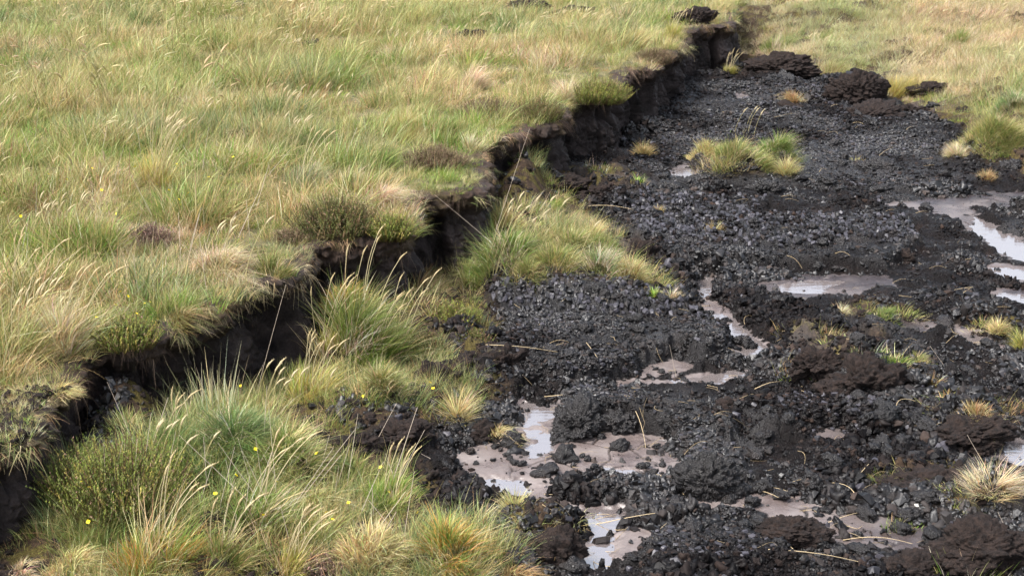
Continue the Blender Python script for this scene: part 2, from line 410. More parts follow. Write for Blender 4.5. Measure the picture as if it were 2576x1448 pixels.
NR, NC = 1900, 900
X, Y = fan(NR, NC, 2.4, 22.0, R(24))
X = X.ravel(); Y = Y.ravel()
up_d = sdist(X, Y, UP)
keep = up_d < 0.35
WL = -0.012                                   # water level
x = X[keep]; y = Y[keep]
def floor_detail(x, y):
    jx = 0.035 * (fbm(x, y, 9, 3, 21) - 0.5) * 2; jy = 0.05 * (fbm(x, y, 9, 3, 22) - 0.5) * 2
    jx += 0.012 * (vn(x * 60, y * 60, 23) - 0.5) * 2; jy += 0.012 * (vn(x * 60, y * 60, 24) - 0.5) * 2
    mud = np.zeros_like(x); nz_ = (0.06 + .07 * sst(4.5, 7, y)) * (fbm(x, y, 14, 4, 25, .6) - 0.46 - .03 * sst(5, 7, y))
    mudc = np.zeros_like(x)
    for P in MUD:
        q_ = sdbox(x + jx, y + jy, P) + nz_; mud = np.maximum(mud, sst(-0.035, 0.004, q_)); mudc = np.maximum(mudc, sst(0.002, 0.012, q_))
    wat = np.zeros_like(x); nw_ = 0.07 * (fbm(x * .7, y * 1.6, 16, 4, 26, .6) - 0.5)
    for _, P in WATER: wat = np.maximum(wat, sst(-0.035, 0.02, sdbox(x + jx * 0.6, y + jy * 0.6, P) + nw_))
    band = np.zeros_like(x)
    for P in BANDS: band = np.maximum(band, sst(-0.01, 0.06, sdbox(x + jx * 0.3, y + jy * 0.3, P)))
    low = sdbox(x + jx, y + jy, LOWG, 1.0); rt = sdbox(x + jx, y + jy, RIGHT, 1.0)
    grassy = np.maximum(sst(-0.06, 0.03, low), sst(-0.05, 0.05, rt))
    slab = np.zeros_like(x); sm = np.zeros_like(x)
    for P, h in SLABS:
        s_ = sst(-0.01, 0.025, sdbox(x + jx * 0.6, y + jy * 0.6, P)); slab = np.maximum(slab, s_ * h); sm = np.maximum(sm, s_)
    z = Fc(x, y)
    mound = np.zeros_like(x)
    for cx, cy, rx, ry, h in _M: mound = np.maximum(mound, np.exp(-(((x - cx) / rx) ** 2 + ((y - cy) / ry) ** 2) * 1.4))
    open_ = (1 - mud) 
    rough = open_ * (0.6 + 0.4 * sst(0.35, 0.6, fbm(x, y, 3, 2, 31)))
    # blocks of cracked peat
    wx = x + 0.004 * (vn(x * 90, y * 90, 41) - 0.5) ; wy = y + 0.004 * (vn(x * 90, y * 90, 42) - 0.5)
    f1, f2, r, ox, oy = worley(wx * (1 + .0 * band), wy * 0.85, 46, 51)
    b1, b2, br_, bxo, byo = worley(wx * 1.5, wy * 0.55, 40, 57)
    ribs = sst(0.03, 0.3, b2 - b1) * (0.55 + 0.45 * br_ + .5 * bxo * (br_ - .5))
    e = sst(0.01, 0.16, f2 - f1)
    tl2 = _h(np.floor(r * 9999), np.floor(r * 777), 3)
    blk = e * (0.6 + 0.4 * r + 1.1 * (ox * (r - 0.5) + oy * (tl2 - 0.75)))
    g1, g2, r2, px_, py_ = worley(wx, wy, 19, 61)
    lump = np.sqrt(np.clip(1 - g1 * g1 * 1.6, 0, 1)) * (0.3 + 0.7 * r2)
    g1, g2, r2b, _, _ = worley(wx, wy, 7.5, 66)
    biglump = np.sqrt(np.clip(1 - g1 * g1 * 2.2, 0, 1)) * np.clip(r2b - .45, 0, 1) * 1.6
    h1, h2, r3, hx, hy = worley(wx, wy, 88, 71)
    crumb = sst(0.0, 0.3, h2 - h1) * (0.3 + 0.7 * r3 + 0.8 * (hx * (r3 - .5) + hy * (1 - r3)))
    pile = sst(0.45, 0.75, fbm(x, y, 5, 3, 81))
    amp = rough * (1 - 0.5 * grassy) * (0.55 + 0.45 * sst(0.4, 0.6, fbm(x, y, 1.6, 2, 83)))
    d = amp * (1 - band) * (0.014 * blk * (0.35 + 0.9 * sm) + (0.038 * lump * pile + 0.055 * biglump) * (1 - sm) + 0.009 * crumb * (1 - .6 * sm) + 0.020 * (pile - 0.4)) + band * open_ * (0.015 * ribs + 0.014)
    d *= 1 + 0.7 * sst(5, 9, y)
    d += 0.012 * (fbm(x, y, 22, 3, 91) - 0.5) * (0.4 + open_) + 0.02 * (fbm(x, y, 9, 3, 94, .6) - .5) * open_
    z = z + d + slab * (1 - mud)
    # mud flats: level, cracked
    c1, c2, cr_, _, _ = worley(x + 0.03 * vn(x * 20, y * 20, 5), y + 0.03 * vn(x * 20, y * 20, 6), 7.5, 101)
    crack = (1 - sst(0.015, 0.05, c2 - c1)) * sst(0.48, 0.6, fbm(x, y, 3.5, 2, 7)) * mud
    z = np.where(open_ > .5, np.maximum(z, 0.012 + .3 * (z - .012)), z)
    z = z * (1 - mud) + mud * (0.0125 + 0.004 * (fbm(x, y, 30, 3, 92) - 0.5) + 0.006 * (fbm(x, y, 6, 2, 93) - 0.5)) - 0.006 * crack
    z = z - wat * mud * 0.0135
    mud = mudc * (1 - sst(.019, .025, z))
    moss = np.clip(sst(0.52, 0.62, fbm(x, y, 20, 4, 111, .65)) * (np.maximum(grassy, 0.9 * sst(0.35, 0.6, mound))), 0, 1) * (1 - mud)
    turf = np.clip(np.maximum(grassy, sst(0.25, 0.6, mound) * (0.35 + 0.65 * sst(0.4, 0.6, fbm(x, y, 7, 3, 121)))), 0, 1) * (1 - mud)
    gloss = np.clip(np.maximum(band, .75 * sm) * .8 + .9 * sst(.52, .68, fbm(x, y, 2.3, 3, 151)) - .5 * sst(.5, .65, fbm(x, y, 3.3, 3, 152)), 0, 1)
    grey = np.clip(mud * (.35 + .65 * sst(0.40, 0.6, fbm(x, y, 4, 4, 131))) * sst(0.7, 1.2, x), 0, 1)
    return z, mud, turf, moss, crack, grey, gloss
z, mud, turf, moss, crack, grey, gloss = floor_detail(x, y)
ud = up_d[keep]
z = z - 0.04 * sst(-0.02, 0.1, ud)
V = np.zeros((len(X), 3)); V[:, 0] = X; V[:, 1] = Y; V[keep, 2] = z
A = {}
for k, v in (('mud', mud), ('turf', turf), ('moss', moss), ('crack', crack), ('grey', grey), ('gloss', gloss)):
    a = np.zeros(len(X)); a[keep] = v; A[k] = a
F_ = grid_faces(NR, NC, keep)
V, F_, A = compact(V, F_, A)
o = mesh_np('peat_ground', V, F_, M_FLOOR, attrs=A); tag(o, 'wet black peat floor of the cutting with pinkish mud', 'ground', kind='structure')

# moor above the bank
nr, nc = 420, 460
X2, Y2 = fan(nr, nc, 0.9, 60.0, R(48)); X2 = X2.ravel(); Y2 = Y2.ravel()
kp = sdist(X2, Y2, UP) > 0.03
Z2 = np.where(kp, U(X2, Y2), 0)
V, F_, A = compact(np.stack([X2, Y2, Z2], 1), grid_faces(nr, nc, kp), {})
o = mesh_np('moor_ground', V, F_, M_SOIL); tag(o, 'grassy moor surface above the cut bank', 'ground', kind='structure')
# land all round, out to the horizon
g = np.array([-900, -300, -100, -40, -15, -6, 0, 6, 15, 40, 100, 300, 900], float)
GX, GY = np.meshgrid(g, g, indexing='ij')
GZ = np.where(np.hypot(GX, GY) < 35, -0.35, -0.1) + 0.25 * np.clip(np.hypot(GX, GY) / 300, 0, 1)
o = mesh_np('ground', np.stack([GX.ravel(), GY.ravel(), GZ.ravel()], 1), grid_faces(13, 13)[:, ::-1], M_SOIL)
tag(o, 'open moorland reaching to the horizon', 'ground', kind='structure')

# ------------------------------------------------------------ cut bank
seg = np.hypot(*np.diff(bank, axis=0).T); cum = np.concatenate([[0], np.cumsum(seg)])
kmax = cum[-5] if True else cum[-1]
us = np.arange(0, kmax, 0.007)
bx = np.interp(us, cum, bank[:, 0]); by = np.interp(us, cum, bank[:, 1])
def smooth(a, k):
    ker = np.hanning(k); ker /= ker.sum(); return np.convolve(np.pad(a, k // 2, mode='edge'), ker, 'same')[k // 2:-(k // 2)][:len(a)]
tx = np.gradient(smooth(bx, 15)); ty = np.gradient(smooth(by, 15)); tl = np.hypot(tx, ty) + 1e-9
nx = ty / tl; ny = -tx / tl                        # points right / towards the cutting
nv = 96
v = np.linspace(0, 1, nv)
US, VV = np.meshgrid(us, v, indexing='ij')
BX, BY, NX, NY = (np.repeat(q[:, None], nv, 1) for q in (bx, by, nx, ny))
uz = U(bx, by)[:, None]
face = np.clip(VV / 0.82, 0, 1)                      # 0 bottom .. 1 lip
cap = np.clip((VV - 0.82) / 0.18, 0, 1)
H = uz - 0.012
hz = -0.06 + face * (H + 0.06)
# spade-cut blocks
edges = [0.0]; rng = np.random.RandomState(4)
while edges[-1] < kmax: edges.append(edges[-1] + rng.uniform(0.09, 0.26))
edges = np.array(edges); offs = rng.uniform(-0.065, 0.035, len(edges))
ki = np.searchsorted(edges, us + 0.012 * (vn(us * 30, us * 0, 9) - .5)) - 1
bo = smooth(offs[ki], 5)
dep = rng.rand(len(edges))
gap = np.minimum(us - edges[ki], edges[np.minimum(ki + 1, len(edges) - 1)] - us)
groove = np.exp(-(np.abs(gap) / 0.012) ** 2) * (0.02 + 0.09 * dep[ki] ** 2)
hole = sst(0.60, 0.72, fbm(US, hz * 0.6, 4.5, 3, 201)) * 0.13 * sst(0.05, .3, face) * (1 - sst(0.75, 0.9, face))
off = bo[:, None] * (1 - 0.6 * face) - groove[:, None] * (1 - sst(.8, 1, face)) + 0.03 * (1 - face) - hole
off += 0.07 * (fbm(US, hz * 0.25, 9, 4, 211, .6) - 0.5) + 0.045 * (fbm(US, hz * .7, 22, 4, 212, .6) - 0.5) + 0.016 * (vn(US * 110, hz * 60, 213) - 0.5) + 0.012 * (vn(US * 45, hz * 90, 214) - .5)
w1, w2, wr, _, _ = worley(US, hz * 0.7, 26, 221)
off -= 0.010 * (1 - sst(0.03, 0.16, w2 - w1)) * (1 - sst(.75, .95, face))
lip = sst(0.72, 0.93, face + 0.12 * (fbm(US, hz * 0, 6, 2, 231) - 0.5))
off += lip * (0.01 + 0.045 * fbm(US, hz * 0, 5, 3, 232) + 0.05 * (fbm(US, hz, 45, 3, 233) - 0.5)) - 0.03 * sst(.5, .72, face) * (1 - lip)
PXx = BX + NX * off; PYy = BY + NY * off
roll = np.sin(cap * math.pi / 2)
inn = off[:, int(nv * 0.82)][:, None]
PXx = np.where(cap > 0, BX + NX * (inn * (1 - cap) - 0.16 * cap ** 1.5), PXx); PYy = np.where(cap > 0, BY + NY * (inn * (1 - cap) - 0.16 * cap ** 1.5), PYy)
PZ = np.where(cap > 0, H + 0.02 * np.sin(cap * math.pi) - 0.03 * cap ** 2 + 0.03 * (fbm(US, VV * 2, 30, 4, 241) - 0.5), hz + 0.01 * (vn(US * 50, hz * 50, 77) - .5))
V = np.stack([PXx.ravel(), PYy.ravel(), PZ.ravel()], 1)
tf = np.clip(lip + (cap > 0), 0, 1) * np.clip(0.5 + 2 * (fbm(US, hz, 10, 3, 251) - 0.35), 0, 1)
ms = np.clip(sst(0.55, 0.68, fbm(US, VV, 12, 3, 261)) * sst(0.85, 1.0, face) * 0.3, 0, 1)
o = mesh_np('peat_bank', V, grid_faces(len(us), nv), M_BANK, attrs={'turf': tf.ravel(), 'moss': ms.ravel()})
tag(o, 'dark cut peat bank with a ragged turf lip', 'bank', kind='structure')

# ------------------------------------------------------------ water
for wi, (nm, P) in enumerate(WATER):
    c = P.mean(0)
    pts = []
    for i in range(len(P)):
        a, b_ = P[i], P[(i + 1) % len(P)]
        for t in np.linspace(0, 1, 6, endpoint=False): pts.append(a + (b_ - a) * t)
    pts = np.array(pts); dd_ = pts - c; pts = pts + dd_ / np.linalg.norm(dd_, axis=1)[:, None] * 0.05
    nP = len(pts)
    V = np.vstack([np.c_[pts, np.full(nP, 0.0040)], [[c[0], c[1], 0.0040]]]); V[:, 2] += 0.0001 * wi
    F_ = np.array([[i, (i + 1) % nP, nP] for i in range(nP)])
    if np.cross(pts[1] - pts[0], c - pts[0]) < 0: F_ = F_[:, ::-1]
    o = mesh_np('water', V, F_, M_WATER, smooth=False)
    tag(o, 'shallow water lying on the peat mud', 'water', kind='structure')

# ------------------------------------------------------------ blades
PAL = {
    'green': [(0.13, 0.19, 0.045), (0.19, 0.25, 0.07), (0.26, 0.29, 0.11), (0.45, 0.38, 0.19)],
    'lush': [(0.12, 0.22, 0.03), (0.20, 0.32, 0.05), (0.27, 0.35, 0.08), (0.36, 0.35, 0.12)],
    'blue': [(0.13, 0.19, 0.08), (0.20, 0.26, 0.13), (0.28, 0.31, 0.18), (0.45, 0.38, 0.22)],
    'mixed': [(0.16, 0.20, 0.06), (0.27, 0.27, 0.10), (0.46, 0.38, 0.20), (0.55, 0.44, 0.27)],
    'straw': [(0.56, 0.46, 0.27), (0.68, 0.57, 0.37), (0.40, 0.27, 0.13), (0.26, 0.24, 0.09)],
    'pale': [(0.72, 0.61, 0.46), (0.64, 0.50, 0.37), (0.50, 0.37, 0.26), (0.30, 0.27, 0.12)],
    'rust': [(0.38, 0.24, 0.13), (0.28, 0.17, 0.09), (0.50, 0.38, 0.23), (0.20, 0.20, 0.07)],
    'orange': [(0.50, 0.26, 0.07), (0.22, 0.28, 0.06), (0.18, 0.26, 0.05), (0.55, 0.42, 0.2)],
    'yellow': [(0.45, 0.40, 0.13), (0.34, 0.34, 0.10), (0.55, 0.46, 0.22), (0.25, 0.27, 0.08)],
    'dead': [(0.60, 0.50, 0.42), (0.52, 0.42, 0.33), (0.65, 0.57, 0.46), (0.45, 0.35, 0.26)],
}
def blades(rs, n, rad, hgt, pal, spread=0.5, lean=(0.25, -0.05), width=0.0022, dome=0.0, segs=4, lvar=0.5, bend=0.5, weights=(0.4, 0.3, 0.2, 0.1), sx=1.0, core=0.6):
    """ribbon blades rooted in a disc; returns V, F, C"""
    a = rs.uniform(0, 2 * np.pi, n); q = rs.rand(n) ** core
    rx = np.cos(a) * q * rad * sx; ry = np.sin(a) * q * rad; hf = 1.0; ln_x = 0.0; ln_y = 0.0
    if rad > 0.035 and n > 60:
        m_ = 5 + int(rad * 40); ca = rs.uniform(0, 6.28, m_); cr_ = rs.rand(m_) ** .5 * rad * 1.05; which = rs.randint(0, m_, n)
        rx = np.cos(ca)[which] * cr_[which] * sx + rx * .38; ry = np.sin(ca)[which] * cr_[which] + ry * .38
        hf = rs.uniform(.55, 1.2, m_)[which]; ln_x = rs.normal(0, .22, m_)[which]; ln_y = rs.normal(0, .22, m_)[which]
        q = np.clip(np.hypot(rx, ry) / rad, 0, 1.1); a = np.arctan2(ry, rx)
    Lh = hgt * (1 - lvar * rs.rand(n)) * (1 - 0.35 * q) * hf
    az = a + rs.normal(0, 0.9, n); tilt = spread * (0.25 + q) * (0.4 + rs.rand(n))
    dx = np.cos(az) * tilt + lean[0] * 0.4 + ln_x; dy = np.sin(az) * tilt + lean[1] * 0.4 + ln_y
    nrm = np.sqrt(dx * dx + dy * dy + 1); dx /= nrm; dy /= nrm; dz = 1 / nrm
    bd = bend * (0.3 + rs.rand(n)); bxx = np.cos(az) * bd * 0.5 + lean[0] * bd * 1.6; byy = np.sin(az) * bd * 0.5 + lean[1] * bd * 1.6
    t = np.linspace(0, 1, segs + 1)[None, :]
    Lc = Lh[:, None]
    cx = rx[:, None] + Lc * (dx[:, None] * t + bxx[:, None] * t ** 2.2)
    cy = ry[:, None] + Lc * (dy[:, None] * t + byy[:, None] * t ** 2.2)
    cz = dome * (1 - q[:, None] ** 2) - 0.012 + Lc * (dz[:, None] * t - 0.45 * (bd ** 1.3)[:, None] * t ** 2.6)
    fa = rs.uniform(0, np.pi, n)
    w = width * (0.6 + 0.8 * rs.rand(n)); wd = w[:, None] * 0.5 * (1 - 0.92 * t ** 1.6)
    sx_ = np.cos(fa)[:, None] * wd; sy_ = np.sin(fa)[:, None] * wd
    V = np.stack([np.stack([cx - sx_, cy - sy_, cz], -1), np.stack([cx + sx_, cy + sy_, cz], -1)], 2)  # n, seg+1, 2, 3
    k = (segs + 1) * 2
    base = (np.arange(n) * k)[:, None, None]
    s = np.arange(segs)[None, :, None] * 2
    F = (base + s + np.array([0, 1, 3, 2])[None, None, :]).reshape(-1, 4)
    P = np.array(PAL[pal]) * (1.03, 1.04, .90 if pal not in ('pale', 'dead') else 1.0); ci = rs.choice(len(P), n, p=weights)
    c = P[ci] * (0.55 + 0.85 * rs.rand(n, 1)) ; c = c * (1 + 0.12 * rs.normal(0, 1, (n, 3)))
    tipc = np.array([0.50, 0.40, 0.24])
    tt = (t ** 2)[:, :, None] * (0.45 * rs.rand(n))[:, None, None]
    C = c[:, None, :] * (1 - tt) + tipc * tt
    rootc = np.array([0.30, 0.24, 0.13]); rt_ = np.clip(1 - t * 4, 0, 1)[:, :, None] * 0.5
    C = C * (1 - rt_) + rootc * rt_
    C = np.repeat(C[:, :, None, :], 2, 2)
    return V.reshape(-1, 3), F, np.clip(C.reshape(-1, 3), 0.005, 0.8)
def merge(parts):
    Vs, Fs, Cs, off = [], [], [], 0
    for V, F, C in parts:
        Vs.append(V); Fs.append(F + off); Cs.append(C); off += len(V)
    return np.vstack(Vs), np.vstack(Fs), np.vstack(Cs)

# ------------------------------------------------------------ stalk with a seed head (returns stem, head)
def tube(pts, rad, k=4):
    pts = np.array(pts, float); n = len(pts); rad = np.broadcast_to(rad, (n,))
    T = np.gradient(pts, axis=0); T /= np.linalg.norm(T, axis=1)[:, None] + 1e-9
    A = np.cross(T, [0.3, 1, 0.2]); A /= np.linalg.norm(A, axis=1)[:, None] + 1e-9; B = np.cross(T, A)
    an = np.arange(k) * 2 * np.pi / k
    V = pts[:, None, :] + rad[:, None, None] * (np.cos(an)[None, :, None] * A[:, None, :] + np.sin(an)[None, :, None] * B[:, None, :])
    F = []
    for i in range(n - 1):
        for j in range(k):
            F.append((i * k + j, i * k + (j + 1) % k, (i + 1) * k + (j + 1) % k, (i + 1) * k + j))
    return V.reshape(-1, 3), np.array(F)
def stalk_curve(rs, L_, lean, bendx):
    t = np.linspace(0, 1, 9)
    dx = lean + rs.normal(0, 0.06); dy = rs.normal(-0.03, 0.08)
    x = L_ * (dx * t + bendx * t ** 2.8); y = L_ * (dy * t); z = L_ * (t * 0.97 - 0.4 * abs(bendx) * t ** 3.2)
    return np.stack([x, y, z], 1)
def seed_head_mesh(rs, p, d, L_, thick, col, k=16):
    """spindle of overlapping spikelets along direction d from p, nodding"""
    Vs, Fs, Cs = [], [], []; off = 0
    t = np.linspace(0, 1, 6)
    sp = np.stack([p + d * L_ * q + np.array([0.10, 0, -0.22]) * L_ * q * q for q in t])
    rad = thick * 0.42 * np.array([0.35, 0.9, 1.0, 0.85, 0.55, 0.12])
    V, F = tube(sp, rad, 5); Vs.append(V); Fs.append(F); Cs.append(np.tile(np.array(col) * 0.9, (len(V), 1))); off = len(V)
    T = d / np.linalg.norm(d); A = np.cross(T, [0, 1, 0.1]); A /= np.linalg.norm(A); B = np.cross(T, A)
    for i in range(k):
        q = (i + rs.rand()) / k; c = p + d * L_ * q + np.array([0.10, 0, -0.22]) * L_ * q * q
        an = i * 2.4; r = (np.cos(an) * A + np.sin(an) * B)
        w = np.cross(T, r) * thick * 0.22
        tip = c + r * thick * (0.75 - 0.35 * q) + T * L_ * 0.13
        V = np.array([c + w, c - w, tip + w * .2, tip - w * .2]); Vs.append(V); Fs.append(np.array([[0, 1, 3, 2]]) + off); off += 4
        Cs.append(np.tile(np.array(col) * (0.8 + 0.4 * rs.rand()), (4, 1)))
    return np.vstack(Vs), np.vstack(Fs), np.clip(np.vstack(Cs), 0, .85)

# ------------------------------------------------------------ sward of the moor: templates instanced on points (uncountable grass)
tcol = bpy.data.collections.new('grass_templates')      # not linked to the scene: only read by the node group
def tmpl(name, parts):
    V, F, C = merge(parts)
    o = mesh_np(name, V, F, M_GRASS, cols=C, link=False); tcol.objects.link(o); return o
rs = np.random.RandomState(7)
TN = []
def T_(key, *parts):
    TN.append(key); tmpl('t%02d_%s' % (len(TN) - 1, key), parts)
LN = (0.24, -0.03)
for i in range(2):
    T_('green', blades(rs, 70, .07, .17, 'green', .45, LN, .0026, bend=.55), blades(rs, 12, .07, .22, 'straw', .3, LN, .0016, bend=.4))
for i in range(2):
    T_('mixed', blades(rs, 60, .07, .16, 'mixed', .5, LN, .0024, bend=.6), blades(rs, 18, .07, .22, 'straw', .35, LN, .0016, bend=.5))
for i in range(2):
    T_('straw', blades(rs, 70, .07, .18, 'straw', .5, LN, .0020, bend=.65), blades(rs, 14, .06, .14, 'green', .35, LN, .0024))
T_('blue', blades(rs, 75, .07, .17, 'blue', .4, LN, .0024, bend=.5), blades(rs, 8, .07, .22, 'straw', .35, LN, .0014))
T_('pale', blades(rs, 80, .07, .16, 'pale', .55, LN, .0018, bend=.7), blades(rs, 10, .06, .12, 'mixed', .35, LN, .0022))
T_('lush', blades(rs, 55, .06, .12, 'lush', .5, LN, .0034, bend=.5), blades(rs, 10, .07, .15, 'straw', .35, LN, .0018))
T_('rust', blades(rs, 60, .06, .10, 'rust', .5, LN, .0022, bend=.5), blades(rs, 10, .07, .14, 'green', .35, LN, .0018))
def heads_t(pal_col, nst, L_):
    parts = [blades(rs, 25, .07, .15, 'mixed', .5, LN, .0022)]
    for _ in range(nst):
        c = stalk_curve(rs, L_ * rs.uniform(.7, 1), rs.uniform(.05, .3), rs.uniform(.15, .4)); r0 = rs.uniform(-.06, .06, 2)
        c[:, :2] += r0
        V, F = tube(c, 0.0009, 3); parts.append((V, F, np.tile((.42, .36, .17), (len(V), 1))))
        d = c[-1] - c[-2]; d /= np.linalg.norm(d)
        parts.append(seed_head_mesh(rs, c[-1], d, rs.uniform(.035, .06), .007, pal_col, 8))
    return parts
T_('heads', *heads_t((.62, .52, .30), 4, .30))
T_('heads', *heads_t((.68, .58, .38), 3, .27))
T_('mat', blades(rs, 60, .09, .09, 'straw', 1.6, (0.1, -.2), .0020, bend=.9))
T_('low', blades(rs, 50, .06, .06, 'green', .7, LN, .0022), blades(rs, 20, .06, .07, 'rust', .7, LN, .002))
T_('short', blades(rs, 80, .07, .085, 'mixed', .6, LN, .0022, bend=.6), blades(rs, 30, .07, .07, 'lush', .5, LN, .0026))
IDX = {}
for i, k in enumerate(TN): IDX.setdefault(k, []).append(i)

def instancer(name, P, idx, rotz, scl, col, tilt=None):
    me = bpy.data.meshes.new(name); me.vertices.add(len(P)); me.vertices.foreach_set('co', np.ascontiguousarray(P, np.float32).ravel())
    a = me.attributes.new('idx', 'INT', 'POINT'); a.data.foreach_set('value', np.ascontiguousarray(idx, np.int32))
    rot = np.zeros((len(P), 3), np.float32); rot[:, 2] = rotz
    if tilt is not None: rot[:, 0] = tilt[:, 0]; rot[:, 1] = tilt[:, 1]
    a = me.attributes.new('rot', 'FLOAT_VECTOR', 'POINT'); a.data.foreach_set('vector', rot.ravel())
    s3 = np.ascontiguousarray(scl if scl.ndim == 2 else np.repeat(scl[:, None], 3, 1), np.float32)
    a = me.attributes.new('scl', 'FLOAT_VECTOR', 'POINT'); a.data.foreach_set('vector', s3.ravel())
    o = bpy.data.objects.new(name, me); sc.collection.objects.link(o)
    g = bpy.data.node_groups.new(name, 'GeometryNodeTree')
    g.interface.new_socket('Geometry', in_out='INPUT', socket_type='NodeSocketGeometry')
    g.interface.new_socket('Geometry', in_out='OUTPUT', socket_type='NodeSocketGeometry')
    gi = g.nodes.new('NodeGroupInput'); go = g.nodes.new('NodeGroupOutput')
    m2p = g.nodes.new('GeometryNodeMeshToPoints')
    ci = g.nodes.new('GeometryNodeCollectionInfo'); ci.inputs['Collection'].default_value = col
    ci.inputs['Separate Children'].default_value = True; ci.inputs['Reset Children'].default_value = True
    ip = g.nodes.new('GeometryNodeInstanceOnPoints'); ip.inputs['Pick Instance'].default_value = True
    def at(nm, dt):
        q = g.nodes.new('GeometryNodeInputNamedAttribute'); q.data_type = dt; q.inputs['Name'].default_value = nm; return q.outputs['Attribute']
    e2r = g.nodes.new('FunctionNodeEulerToRotation')
    g.links.new(gi.outputs[0], m2p.inputs[0]); g.links.new(m2p.outputs[0], ip.inputs['Points'])
    g.links.new(ci.outputs[0], ip.inputs['Instance']); g.links.new(at('idx', 'INT'), ip.inputs['Instance Index'])
    g.links.new(at('rot', 'FLOAT_VECTOR'), e2r.inputs[0]); g.links.new(e2r.outputs[0], ip.inputs['Rotation'])
    g.links.new(at('scl', 'FLOAT_VECTOR'), ip.inputs['Scale']); g.links.new(ip.outputs[0], go.inputs[0])
    md = o.modifiers.new('scatter', 'NODES'); md.node_group = g
    return o
def scatter(rs, n, d0, d1, half, p=1.0):
    """points in a fan, density falling with distance"""
    u = rs.rand(n)
    e = 2 - p
    d = (d0 ** e + u * (d1 ** e - d0 ** e)) ** (1 / e)
    a = rs.uniform(-math.tan(half), math.tan(half), n)
    return d * a, d

rs = np.random.RandomState(11)
SX, SY = scatter(rs, 42000, 1.2, 22, R(29), 1.15)
BARE = polyW([(-200, 985), (215, 985), (235, 1130), (110, 1180), (-200, 1300)], .27)
din = sdist(SX, SY, UP); k = (din > -0.01) & ((sdbox(SX, SY, BARE) < 0) | (rs.rand(len(SX)) < .9)); gx, gy, din = SX[k], SY[k], din[k]
SW_d = din
gz = U(gx, gy)
wt1, wt2, wtr, _, _ = worley(gx + .1 * vn(gx * 5, gy * 5, 1), gy + .1 * vn(gx * 5, gy * 5, 2), 2.6, 333)
tus = (1 - sst(0.2, 0.62, wt1)) * (wtr > .35)
n1 = fbm(gx, gy, 1.0, 3, 301); n2 = fbm(gx, gy, 2.6, 3, 302); n3 = rs.rand(len(gx)); far = sst(6.0, 11, gy)
idx = np.zeros(len(gx), int)
def pick(key, m): idx[m] = rs.choice(IDX[key], m.sum())
pick('green', np.ones(len(gx), bool))
pick('mixed', n3 < 0.45 + 0.3 * (n1 - 0.5))
pick('straw', (n2 > 0.54) & (rs.rand(len(gx)) < 0.75) | (rs.rand(len(gx)) < 0.24 + 0.3 * far))
pick('blue', (n1 > 0.56) & (rs.rand(len(gx)) < 0.5))
pick('lush', (n2 < 0.42) & (rs.rand(len(gx)) < 0.5))
pick('rust', (fbm(gx, gy, 3.5, 3, 303) > 0.62) & (rs.rand(len(gx)) < 0.4))
pick('pale', (fbm(gx, gy, 2.2, 3, 304) > 0.60) & (rs.rand(len(gx)) < 0.6))
pick('short', (tus < .25) & (rs.rand(len(gx)) < .45))
pick('mat', (tus < .3) & (rs.rand(len(gx)) < .14))
pick('heads', (fbm(gx, gy, 1.2, 2, 305) > 0.47) & (rs.rand(len(gx)) < 0.025 + 0.08 * far))
scl = 1.4 * rs.uniform(0.6, 1.05, len(gx)) * (0.75 + 0.5 * fbm(gx, gy, 1.7, 3, 306)) * (1 + 0.25 * far)
scl *= (0.62 + 0.55 * tus) * np.where(sdbox(gx, gy, BARE) > 0, .5, 1)
scl *= 0.55 + 0.45 * sst(0.0, 0.3, din)
tl_ = rs.normal(0, 0.2, (len(gx), 2))
o = instancer('moor_grass', np.stack([gx, gy, gz], 1), idx, rs.normal(0, 0.95, len(gx)), scl, tcol, tl_)
tag(o, 'windblown green and straw grass covering the moor', 'grass', kind='stuff')

# lower and right-hand grass
SX, SY = scatter(rs, 85000, 1.6, 24, R(29), 1.25)
lo = sdbox(SX, SY, LOWG, .5); rt = sdbox(SX, SY, RIGHT, .5) + .35 * (fbm(SX, SY, 3, 3, 316) - .55)
pat = fbm(SX, SY, 5, 3, 311)
k = ((lo > 0.0) & (pat > 0.45 - 0.14 * sst(.05, .5, lo)) | (rt > 0.02)) & (sdist(SX, SY, UP) < -0.03)
gx, gy, lo, rt = SX[k], SY[k], lo[k], rt[k]
gz = Fc(gx, gy)
idx = np.zeros(len(gx), int); q = rs.rand(len(gx)); n1 = fbm(gx, gy, 2.4, 3, 312); n2 = fbm(gx, gy, 4.5, 3, 313)
pick('mixed', np.ones(len(gx), bool)); pick('green', n1 > 0.52); pick('mat', (n2 > 0.52) & (q < .6)); pick('low', (n2 < 0.47) & (q < .7)); pick('blue', (n1 < .47) & (q < .35)); pick('straw', (n2 > .5) & (q > .75)); pick('short', (q > .45) & (q < .7) & (lo > 0))
r_ = rt > 0
pick('straw', r_ & (q < .35 + .3 * sst(1.5, 4, gx - 2) )); pick('pale', r_ & (q > .45) & (rs.rand(len(gx)) < 0.25 + .7 * sst(9.5, 12.5, gy + 0.45 * (gx - 2)))); pick('blue', r_ & (n1 > .5) & (q > .8)); pick('rust', r_ & (rt < .25) & (q < .4)); pick('short', r_ & (rt < .4) & (q > .6))
pick('heads', r_ & (rt > .5) & (rs.rand(len(gx)) < 0.08))
pick('pale', r_ & (rs.rand(len(gx)) < .85 * sst(8.8, 11.0, gy + .6 * (gx - 2.6))))
scl = 1.25 * rs.uniform(0.55, 1.0, len(gx)) * (0.7 + 0.5 * fbm(gx, gy, 2.0, 3, 314)) * np.where(r_, 0.95 + 0.5 * sst(0, 1.5, rt), 0.72 + .45 * sst(.1, .6, lo)) * np.where(r_, sst(-.3, .5, rt) * 0.6 + 0.5, 1)
